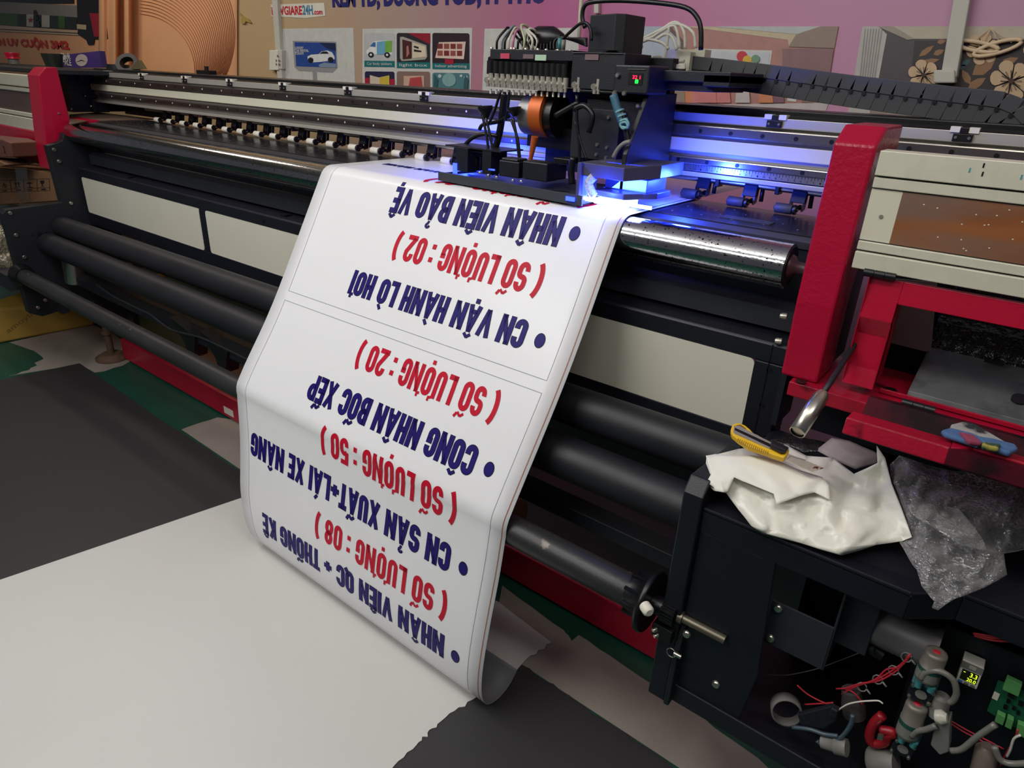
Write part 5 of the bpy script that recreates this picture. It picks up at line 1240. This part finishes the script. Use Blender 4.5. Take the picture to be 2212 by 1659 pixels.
m.slab([(a.x, 1.45, 1.332), (-.80, 1.437, 1.332), (-.748, 1.52, 1.338), (-.748, 1.64, 1.338), (a.x, 1.64, 1.332)], (0, 0, .030)); m.box(a.x - .004, a.x + .006, 1.44, 1.52, 1.268, 1.362); LHG = mat('lamp_housing_grey', (74, 72, 92), .4, var=.08); o = m.build('right_lamp_housing', LHG, t, bevel=.001)
m = MB(); m.slab([(-.895, 1.452, 1.288), (-.80, 1.447, 1.288), (-.755, 1.53, 1.288), (-.755, 1.60, 1.288), (-.895, 1.60, 1.288)], (0, 0, .014)); m.box(-.885, -.77, 1.50, 1.6, 1.302, 1.332); m.build('right_lamp_core', LHG, t, bevel=.002)
m = MB(); fb(m, 1252, 426, 1290, 438, 1.438, .02, 0); m.slab([(-.885, 1.455, 1.270), (-.80, 1.44, 1.270), (-.80, 1.52, 1.270), (-.885, 1.53, 1.270)], (0, 0, .012), 0); m.box(-.80, -.748, 1.49, 1.495, 1.268, 1.276, 0); fb(m, 1222, 424, 1240, 436, 1.418, .003, 1); fb(m, 1260, 380, 1266, 426, 1.455, .003, 1); o = m.build('right_uv_lamp', [WHTG, BLUEG], t); o['label'] = 'white-blue glowing right lamp'
m = MB()
cc = aty(1275, 405, 1.45)
m.tube([aty(x, y, 1.448) for x, y in ((1282, 382), (1272, 395), (1276, 410), (1284, 424))], .011, 10, 0); m.build('foil_wrap', mat('crumpled_white_foil', (190, 190, 200), .4, bump=.8, bscale=120), t)

# ---- drag chain
t = thing('cable_drag_chain', 'dark grey segmented drag chain running right from the carriage along the gantry', 'cable chain', (-.5, 1.88, 1.48))
cl = [(1486, 152), (1560, 160), (1700, 179), (1850, 200), (1980, 216), (2060, 226), (2110, 231), (2150, 236), (2185, 250), (2205, 272), (2212, 300)]
pts = [aty(x, y, 1.84) for x, y in cl]
dens = []
for i in range(len(pts) - 1):
    for k in range(10): dens.append(pts[i].lerp(pts[i + 1], k / 10))
dens.append(pts[-1])
acc = [0]
for i in range(1, len(dens)): acc.append(acc[-1] + (dens[i] - dens[i - 1]).length)
def at_len(l):
    for i in range(1, len(dens)):
        if acc[i] >= l: return dens[i - 1].lerp(dens[i], (l - acc[i - 1]) / max(1e-9, acc[i] - acc[i - 1]))
    return dens[-1]
NL = 27; step = acc[-1] / NL; hh = .033
for k in range(NL):
    a, c = at_len(k * step), at_len((k + 1) * step); d = (c - a).normalized(); up = Vector((-d.z, 0, d.x))
    if up.z < 0 and d.x > 0: up = -up
    m = MB(); a = a - d * .002; c = c + d * .006
    sl = d * .012
    m.slab([a - up * hh - sl * .3, c - up * hh - sl, c + up * hh, a + up * hh + sl * .6], (0, .07, 0), 0)
    m.slab([a + up * hh * .12 + Vector((0, -.003, 0)), c + up * hh * .1 + Vector((0, -.003, 0)), c + up * (hh + .002) + Vector((0, -.003, 0)), a + up * (hh + .002) + sl * .6 + Vector((0, -.003, 0))], (0, .003, 0), 0)
    p = a + d * .004; m.cyl(p + Vector((0, -.004, 0)), p + Vector((0, .002, 0)), .0045, 10, 1)
    m.build('chain_link', [mat('chain_grey', (58, 59, 63), .5, var=.1), PLA], t, bevel=.001)

# ================================================================== loose things on the cabinet
CAB = Vector((0, 1.07, .828)); CN = Vector((0, -.30, 1)).normalized()


def crumple(name, label, cat, outer, inner, mt, lift, seed=0, amp=.004, cuts=3, planes=None, th=.0008, creases=0, jit=.006, flat=False):
    """a creased sheet: outline and crease points met with the surface it lies on, raised by their own heights"""
    rnd = random.Random(seed); extra = []
    xs0, xs1 = min(p[0] for p in outer), max(p[0] for p in outer); ys0, ys1 = min(p[1] for p in outer), max(p[1] for p in outer)
    while len(extra) < creases:
        x, y = rnd.uniform(xs0, xs1), rnd.uniform(ys0, ys1); ins = False
        for i in range(len(outer)):
            a, c = outer[i], outer[i - 1]
            if (a[1] > y) != (c[1] > y) and x < (c[0] - a[0]) * (y - a[1]) / (c[1] - a[1]) + a[0]: ins = not ins
        if not ins: continue
        ws = [(1 / ((p[0] - x) ** 2 + (p[1] - y) ** 2 + 60) ** 1.5, p[2]) for p in outer + inner]
        if min((p[0] - x) ** 2 + (p[1] - y) ** 2 for p in outer + inner + extra) < 90: continue
        extra.append((x, y, sum(w * h for w, h in ws) / sum(w for w, h in ws) + rnd.uniform(-1, 1) * jit))
    inner = inner + extra
    allp = outer + inner; p2 = [Vector((p[0], p[1])) for p in allp]; n = len(outer)
    res = geometry.delaunay_2d_cdt(p2, [(i, (i + 1) % n) for i in range(n)], [list(range(n))], 1, 1e-4)
    m = MB(); vs = []
    for i, v in enumerate(res[0]):
        src = res[3][i][0] if res[3][i] else None
        h = allp[src][2] if src is not None else .01
        q = atp(v.x, v.y, *(planes(v.x, v.y) if planes else (CAB, CN)))
        q = q + (CAM - q).normalized() * h; vs.append(q)
    m.add(vs, [tuple(f) for f in res[2]], 0, False)
    o = m.build(name, mt)
    bm = bmesh.new(); bm.from_mesh(o.data)
    for c in range(cuts):
        bmesh.ops.subdivide_edges(bm, edges=bm.edges[:], cuts=1, use_grid_fill=True, smooth=.06)
    from mathutils import noise
    for v in bm.verts:
        if amp: v.co += Vector((0, -.4, 1)) * (noise.noise(v.co * 28 + Vector((seed, 0, 0))) * amp + abs(noise.noise(v.co * 60)) * amp * .5)
    for f in bm.faces: f.smooth = not flat
    bm.to_mesh(o.data); bm.free()
    sd = o.modifiers.new('film_thickness', 'SOLIDIFY'); sd.thickness = th; sd.offset = 1
    return tag(o, label, cat)


def cz(x, y): return 1460 + x / 2.941, 800 + y / 2.941
WBAG = mat('white_poly_bag', (222, 220, 208), .30, var=.03, bump=.35, bscale=22)
out = [(400, 500, .03), (700, 475, .03), (830, 545, .025), (1000, 560, .02), (1130, 660, .03), (1280, 590, .06), (1275, 480, .075), (1330, 560, .07), (1370, 720, .055), (1430, 860, .045), (1500, 1060, .03), (1440, 1085, .01), (1270, 1110, .006), (1050, 1175, .002), (800, 1100, .001), (555, 1035, .004), (480, 990, .006), (400, 890, .012), (320, 780, .02), (240, 765, .03), (195, 715, .035), (225, 680, .035), (190, 590, .04), (195, 545, .04), (260, 535, .04)]
inn = [(560, 560, .045), (760, 590, .03), (640, 640, .055), (500, 650, .03), (300, 660, .05), (260, 720, .02), (360, 680, .055), (480, 780, .03), (560, 830, .02), (620, 780, .045), (600, 940, .012), (560, 1010, .022), (760, 840, .03), (960, 700, .05), (980, 830, .055), (880, 770, .04), (820, 900, .012), (960, 980, .026), (1000, 930, .03), (1060, 870, .03), (1190, 800, .035), (1240, 880, .03), (1140, 990, .034), (1100, 1090, .03), (960, 1060, .012), (1080, 940, .015), (1300, 870, .02), (1310, 700, .02), (1200, 700, .03), (1100, 740, .02), (1330, 950, .022), (1420, 1030, .02), (700, 1000, .012), (900, 620, .04)]
bag = crumple('white_bag', 'crumpled white plastic bag lying on the black cabinet beneath the yellow cutter', 'bag', [cz(x, y) + (h,) for x, y, h in out], [cz(x, y) + (h,) for x, y, h in inn], WBAG, .01, 3, .0015, 1, creases=110, jit=.005)
folded = crumple('white_tissue', 'folded white wipe on the left of the crumpled bag under the cutter', 'wipe', [cz(x, y) + (h,) for x, y, h in ((190, 545, .055), (250, 535, .056), (500, 545, .064), (680, 590, .066), (800, 640, .066), (930, 680, .07), (970, 730, .07), (980, 825, .062), (880, 775, .06), (780, 800, .06), (640, 850, .058), (620, 785, .064), (480, 730, .062), (370, 680, .066), (330, 770, .045), (300, 775, .05), (250, 765, .042), (240, 740, .045), (195, 712, .045), (225, 660, .055))],
                 [cz(x, y) + (h,) for x, y, h in ((420, 610, .072), (300, 640, .062), (560, 650, .074), (700, 690, .068), (520, 690, .062), (820, 720, .074), (640, 740, .070), (280, 700, .058))], mat('soft_white_wipe', (228, 226, 214), .7, var=.02), .01, 9, .002, 2)
FILMC = bpy.data.materials.new('clear_plastic_film'); FILMC.use_nodes = True
nt_ = FILMC.node_tree; nt_.nodes.remove(nt_.nodes['Principled BSDF'])
N_ = lambda k: nt_.nodes.new(k)
nz_ = N_('ShaderNodeTexNoise'); nz_.inputs['Scale'].default_value = 16; bp_ = N_('ShaderNodeBump'); bp_.inputs['Strength'].default_value = .8; bp_.inputs['Distance'].default_value = .015
tr_, df_, gl_, m1_, m2_, lw_, mr_ = N_('ShaderNodeBsdfTransparent'), N_('ShaderNodeBsdfDiffuse'), N_('ShaderNodeBsdfGlossy'), N_('ShaderNodeMixShader'), N_('ShaderNodeMixShader'), N_('ShaderNodeLayerWeight'), N_('ShaderNodeMapRange')
tr_.inputs[0].default_value = (.93, .93, .94, 1); df_.inputs[0].default_value = (.74, .73, .72, 1); gl_.inputs[0].default_value = (.95, .95, .97, 1); gl_.inputs['Roughness'].default_value = .13
lw_.inputs['Blend'].default_value = .35; mr_.inputs['To Min'].default_value = .10; mr_.inputs['To Max'].default_value = .62; m2_.inputs[0].default_value = .55
for a_, b_ in ((nz_.outputs['Fac'], bp_.inputs['Height']), (bp_.outputs['Normal'], df_.inputs['Normal']), (bp_.outputs['Normal'], gl_.inputs['Normal']), (bp_.outputs['Normal'], lw_.inputs['Normal']), (lw_.outputs['Facing'], mr_.inputs['Value']),
               (df_.outputs[0], m2_.inputs[1]), (gl_.outputs[0], m2_.inputs[2]), (mr_.outputs['Result'], m1_.inputs[0]), (tr_.outputs[0], m1_.inputs[1]), (m2_.outputs[0], m1_.inputs[2]), (m1_.outputs[0], nt_.nodes['Material Output'].inputs['Surface'])):
    nt_.links.new(a_, b_)


def drape(px, py):
    edge = 1282 + .41 * (px - 1970)                     # front edge of the cabinet top
    if py > edge: return Vector((0, 1.055, .8)), Vector((0, -1, .12)).normalized()
    return CAB, CN


out = [(1360, 600, .03), (1420, 540, .05), (1560, 590, .05), (1750, 640, .06), (1910, 640, .06), (2100, 700, .05), (2250, 760, .05), (2260, 950, .03), (2260, 1130, .02), (2080, 1170, .02), (2100, 1300, .02), (1960, 1380, .02), (1760, 1460, .015), (1665, 1525, .01), (1625, 1510, .01), (1640, 1470, .01), (1560, 1370, .02), (1530, 1270, .02), (1470, 1180, .012), (1420, 1090, .01), (1490, 1030, .02), (1420, 860, .03), (1370, 740, .04)]
inn = [(1500, 700, .06), (1620, 760, .045), (1560, 820, .06), (1480, 880, .045), (1620, 880, .065), (1790, 860, .06), (1740, 980, .05), (1940, 960, .07), (1960, 800, .05), (2080, 860, .06), (1640, 1010, .05), (1840, 1080, .05), (1960, 1160, .045), (1720, 1060, .04), (1900, 1250, .03), (1780, 1330, .04), (1660, 1300, .03), (1600, 1180, .04), (1830, 740, .045), (2000, 1050, .05), (2150, 1010, .05), (2120, 1120, .03)]
crumple('clear_plastic_bag', 'crumpled clear plastic bag hanging over the cabinet edge, right of the white bag', 'bag', [cz(x, y) + (h,) for x, y, h in out], [cz(x, y) + (h,) for x, y, h in inn], FILMC, .01, 5, .003, 1, drape, creases=190, jit=.011)
crumple('clear_plastic_bag', 'clear plastic film folded over the loose bag at the right edge', 'bag', [cz(x, y) + (h,) for x, y, h in ((1470, 860, .08), (1540, 830, .085), (1800, 880, .085), (1950, 1080, .075), (1970, 1150, .07), (1800, 1110, .075), (1640, 1000, .08), (1520, 930, .075))], [cz(x, y) + (h,) for x, y, h in ((1640, 900, .10), (1780, 970, .09), (1860, 1060, .09))], FILMC, .01, 8, .003, 1, creases=50, jit=.011)
crumple('pink_grey_sheet', 'curled pinkish grey sheet behind the white bag under the red trough', 'sheet', [cz(x, y) + (h,) for x, y, h in ((890, 510, .0), (990, 430, .02), (1100, 450, .03), (1290, 530, .03), (1290, 590, .02), (1140, 630, .01), (1010, 570, .01))], [cz(x, y) + (h,) for x, y, h in ((1080, 520, .035), (1200, 560, .035))], mat('pinkish_sheet', (150, 136, 138), .6), .01, 2, .001, 2)
crumple('black_film', 'black plastic film behind the yellow cutter, wet looking', 'film', [cz(x, y) + (h,) for x, y, h in ((590, 450, .0), (650, 430, .0), (740, 410, .0), (960, 465, .0), (930, 520, .0), (820, 530, .0), (700, 480, .0))], [cz(x, y) + (h,) for x, y, h in ((800, 460, .01),)], mat('shiny_black_film', (26, 25, 28), .2, bump=.5, bscale=60), .01, 4, .003, 2)

# ---- the cutter
t = thing('utility_cutter', 'yellow snap-off cutter with open blade lying on the white bag', 'cutter', atp(1680, 985, CAB + Vector((0, 0, .05)), CN))
CP = CAB + Vector((0, -.01, .062))
def U(x, y, h=0): q = atp(1480 + x / 5.184, 680 + y / 5.184, CP, CN); return q + CN * h
m = MB()
m.slab([U(*p) for p in ((525, 1280), (560, 1262), (610, 1262), (665, 1285), (720, 1330), (780, 1395), (900, 1445), (1000, 1495), (1160, 1550), (1150, 1600), (1100, 1655), (1000, 1625), (860, 1575), (700, 1525), (590, 1450), (520, 1390), (505, 1340))], CN * .012, 0)
m.build('yellow_handle', mat('yellow_plastic', (222, 178, 36), .4, var=.05), t, bevel=.002)
m = MB(); m.slab([U(570, 1290, .0125), U(620, 1285, .0125), U(680, 1330, .0125), U(660, 1340, .0125), U(600, 1318, .0125)], CN * .0005); m.build('hanging_hole', mat('dark_yellow', (120, 92, 20), .5), t)
m = MB(); m.slab([U(545, 1300, .0125), U(600, 1300, .0125), U(960, 1490, .0125), U(940, 1560, .0125), U(560, 1390, .0125), U(535, 1370, .0125)], CN * .001); m.build('steel_sleeve', mat('sleeve_steel', (180, 176, 168), .35, metal=.6), t)
m = MB(); m.slab([U(552, 1325, .0137), U(960, 1515, .0137), U(950, 1545, .0137), U(548, 1350, .0137)], CN * .0008); m.build('track_slot', PLA, t)
m = MB()
for k in range(16):
    a = U(590 + k * 22, 1440 + k * 9.6, .0123); c = U(575 + k * 22, 1475 + k * 9.6, .0123); m.tube([a, c], .0009, 6, 0, 0)
m.build('grip_ribs', mat('amber_rib', (186, 140, 20), .45), t)
m = MB(); m.slab([U(955, 1480, .0137), U(1150, 1570, .0137), U(1110, 1620, .0137), U(1060, 1620, .0137), U(945, 1560, .0137)], CN * .006)
m.build('slider', PLA, t, bevel=.001)
m = MB()
for k in range(14): m.tube([U(965 + k * 12.5, 1487 + k * 5.9, .0203), U(950 + k * 11.5, 1555 + k * 4.8, .0203)], .0006, 5, 0, 0)
m.build('slider_ribs', GRY, t)
m = MB()
def V_(x, y, h=.011): q = atp(1460 + x / 2.941, 800 + y / 2.941, CP, CN); return q + CN * h
m.slab([V_(695, 595), V_(710, 560), V_(815, 600), V_(935, 650), V_(860, 675), V_(780, 640)], CN * .0009); m.slab([V_(690, 605, .0118), V_(720, 568, .0118), V_(820, 598, .0118), V_(815, 606, .0118), V_(728, 578, .0118)], CN * .0004, 1)
m.build('blade', [mat('cutter_blade', (205, 198, 182), .3, metal=.6, second=(110, 60, 50), smask=(.6, .66), sscale=90), GPL], t)

# ================================================================== far left: boxes and package
BX = 1.335
t = thing('cardboard_box', 'taped cardboard box with printed handling symbols beside the left red post', 'box', (-4.6, 1.6, .55))
f0, f1, f2, f3 = (aty(x, y, BX) for x, y in ((-60, 357), (128, 365), (137, 436), (-60, 446)))
for v in (f1, f2): v.x = min(v.x, -3.962); v.z = min(v.z, 1.018)
m = MB(); m.slab([f0, f1, f2, f3], (0, .32, -.015)); m.build('carton', CARD, t, bevel=.004)
m = MB(); m.slab([aty(-60, 345, BX - .03) , aty(40, 350, BX), f1 + Vector((-.3, .0, .004)), f0 + Vector((0, 0, .004))], (0, .004, .003)); m.build('flap', CARD, t)
m = MB(); ta, tb, tc, td = (aty(x, y, BX - .0012) for x, y in ((32, 362), (58, 363), (66, 437), (42, 440))); m.slab([ta, tb, tc, td], (0, .001, 0)); m.build('packing_tape', TAPE, t)


def K(x, y, d=BX - .002): return aty(x / 4.365, 100 + y / 4.365, d)
m = MB()
def kl(x0, y0, x1, y1, w=2.2):
    a, c = Vector((x0, y0)), Vector((x1, y1)); d = (c - a).normalized(); nn = Vector((-d.y, d.x)) * w / 2
    m.slab([K(*(a + nn)), K(*(c + nn)), K(*(c - nn)), K(*(a - nn))], (0, .0006, 0))
for l in ((-40, 1268, 462, 1248), (-40, 1350, 468, 1330), (-40, 1378, 470, 1358), (462, 1248, 470, 1358), (345, 1252, 352, 1362), (218, 1257, 230, 1368), (93, 1262, 108, 1372)): kl(*l)
kl(35, 1280, 38, 1315, 5); kl(20, 1302, 38, 1316, 5); kl(56, 1300, 38, 1316, 5); kl(15, 1318, 40, 1334, 5); kl(62, 1316, 40, 1334, 5)
for x in (145, 172): kl(x, 1285, x + 4, 1318, 6); kl(x - 12, 1298, x, 1282, 4); kl(x + 13, 1296, x, 1282, 4)
kl(135, 1328, 195, 1324, 5)
m.slab([K(x, y) for x, y in ((248, 1298), (260, 1284), (285, 1282), (305, 1292))], (0, .0006, 0)); kl(278, 1296, 280, 1325, 4); kl(255, 1332, 305, 1328, 5)
m.slab([K(x, y) for x, y in ((375, 1268), (415, 1266), (410, 1292), (397, 1302), (382, 1293))], (0, .0006, 0)); kl(397, 1300, 399, 1318, 4); kl(385, 1320, 412, 1318, 4)
for x in (20, 150, 255, 385): kl(x, 1364 - x * .04, x + 45, 1362 - x * .04, 9)
m.build('handling_symbols', INK, t)
t = thing('cardboard_box', 'dusty brown taped box marked 2 in front of the red cover, far left', 'box', (-4.7, 1.55, .95))
m = MB(); m.slab([aty(x, y, 1.22) for x, y in ((-60, 294), (4, 301), (22, 308), (26, 340), (-60, 343))], (0, .12, 0)); m.build('carton', mat('dusty_brown_carton', (112, 70, 58), .5), t, bevel=.006)
m = MB(); p = aty(9, 330, 1.2185); put_text(m, '2', plane_fn(p, (1, 0, -.05), (0, 0, 1)), .022, .034, 0, .01); m.build('number', INK, t)
m = MB(); m.slab([aty(x, y, 1.21) for x, y in ((-60, 344), (-8, 346), (14, 356), (-6, 361), (-60, 358))], (0, .13, .0)); tag(m.build('cardboard_flap', CARD), 'flat cardboard piece lying on top of the symbol box', 'cardboard')
m = MB(); m.slab([(-5.3, 1.10, .50), (-3.96, 1.10, .50), (-3.96, 1.95, .50), (-5.3, 1.95, .50)], (0, 0, -.03)); o = m.build('grey_shelf_board', mat('dusty_grey_board', (96, 84, 76), .7)); tag(o, 'dusty grey board carrying boxes beside the left side plate', 'board')
t = thing('yellow_package', 'large yellow kraft-wrapped package on the floor at the left', 'package', (-4.75, 1.5, 0))
g = [atz(x, y, .002) for x, y in ((-80, 757), (200, 703))]
m = MB(); m.slab([g[0], g[1], g[1] + Vector((0, .1, .18)), g[1] + Vector((-.1, .5, .20)), g[0] + Vector((-.1, .3, .30)), g[0] + Vector((0, .03, .24))][:2] + [g[1] + Vector((0, .04, .15)), g[0] + Vector((0, .04, .22))], (-.25, .6, .02)); m.build('wrapped_bundle', YEL, t, bevel=.012)
m = MB(); p = g[0].lerp(g[1], .50) + Vector((0, -.004, .05)); d = (g[1] - g[0]).normalized()
put_text(m, 'XINGYOUMA'[::-1] if False else 'amoylimix', plane_fn(p + d * -.1, (d * .8 + Vector((0, .2, .55))).normalized(), (d * -.6 + Vector((0, .2, .75))).normalized()), .26, .028, 0, 0)
m.build('faint_lettering', mat('faint_ink', (112, 92, 50), .7), t)
m = MB(); m.slab([atz(x, y, .0) for x, y in ((170, 690), (200, 700), (205, 703), (196, 690))], (0, 0, .06)); tag(m.build('red_flap', mat('dull_red', (150, 70, 66), .6)), 'dull red end flap beside the yellow package', 'flap')
crumple('foil_wrap', 'crinkled clear wrap bundled behind the left side plate', 'wrap', [(-40, 470, 0), (10, 490, .02), (22, 540, .03), (40, 590, .02), (20, 600, 0), (-40, 590, 0)], [(0, 530, .06), (-10, 560, .05), (15, 570, .05)], mat('crinkled_foil', (150, 140, 120), .25, metal=.4, bump=1.0, bscale=70), 0, 6, .02, 3, lambda x, y: (Vector((-4.1, 1.2, .6)), Vector((1, -.6, .2)).normalized()))
m = MB(); m.prism([(1.02, .47), (1.02, .55), (1.10, .55), (1.10, .47)], -5.2, -3.96); tag(m.build('grey_bar', GRY), 'dark grey steel bar sticking out left of the left side plate', 'bar')

# ---- things on top of the left end
t = thing('small_jar', 'small glass jar with a red lid on the left printer cover', 'jar', aty(31, 138, 1.75))
a = aty(31, 138, 1.75); m = MB(); m.lathe(a, a + Vector((0, 0, .03)), [(0, .03), (1, .03)], 16); m.build('glass', GPL, t)
m = MB(); m.lathe(a + Vector((0, 0, .03)), a + Vector((0, 0, .065)), [(0, .042), (.4, .036), (.8, .044), (1, .042)], 18); m.build('lid', REDF, t)
t = thing('purple_box', 'purple printed box with a watch picture leaning on the printer top', 'box', aty(170, 145, 1.95))
m = MB(); m.slab([aty(x, y, 1.95) for x, y in ((121, 120), (215, 110), (221, 146), (124, 146))], (0, .03, 0)); m.build('box', mat('purple_card', (64, 44, 110), .4), t)
m = MB(); m.slab([aty(x, y, 1.9488) for x, y in disc(176, 130, 13, 20)], (0, .001, 0), 0); m.slab([aty(x, y, 1.9478) for x, y in ((164, 134), (176, 129), (184, 133), (176, 131))], (0, .0006, 0), 1)
m.build('watch_print', [pm('dial', (176, 164, 160)), INK], t)
m = MB()
for i, s_ in enumerate(('Black', 'BUY', 'ALE')): p = aty(134 + i * 3, 127 + i * 7, 1.9485); q = aty(153 + i, 127 + i * 7.3, 1.9485); put_text(m, s_, plane_fn(p, (q - p).normalized(), (0, 0, 1)), (q - p).length, .032, 0, .02)
m.build('lettering', WP, t)
t = thing('green_cup', 'dark green cup beside the purple box on the printer top', 'cup', aty(116, 146, 1.85))
a = aty(118, 145, 1.85); m = MB(); m.lathe(a, a + Vector((0, 0, .075)), [(0, .045), (1, .06)], 20, 0, False); m.cyl(a, a + Vector((0, 0, .004)), .045, 20); m.build('cup', mat('dark_green_plastic', (42, 50, 42), .35), t)
for i, (x, y, lab) in enumerate(((255, 147, 'black tape roll lying flat on the gantry top'), (277, 140, 'black tape roll leaning against the other roll'))):
    c = aty(x, y, 1.86); m = MB(); ax = Vector((0, 0, 1)) if i == 0 else Vector((.5, -.6, .6)).normalized()
    for r in (.058, .036): m.lathe(c - ax * .018, c + ax * .018, [(0, r), (1, r)], 24, 0, False)
    for s in (-1, 1): m.lathe(c + ax * .018 * s, c + ax * .0181 * s, [(0, .036), (1, .058)], 24, 0, False)
    tag(m.build('tape_roll', BLK), lab, 'tape roll')
m = MB(); m.slab([aty(x, y, 1.84) for x, y in ((282, 150), (290, 138), (298, 130), (304, 140), (310, 149))], (0, .02, 0)); tag(m.build('torn_wrapper', mat('olive_wrapper', (96, 86, 56), .6)), 'torn olive wrapper beside the black tape rolls', 'wrapper')
m = MB(); c = aty(443, 158, 1.86); m.box(c.x - .06, c.x + .05, 1.85, 1.89, c.z - .005, c.z + .012); m.cyl((c.x, 1.87, c.z + .01), (c.x, 1.87, c.z + .03), .01, 10); tag(m.build('small_bracket', PLA), 'small black bracket on the top of the gantry, middle left', 'bracket')
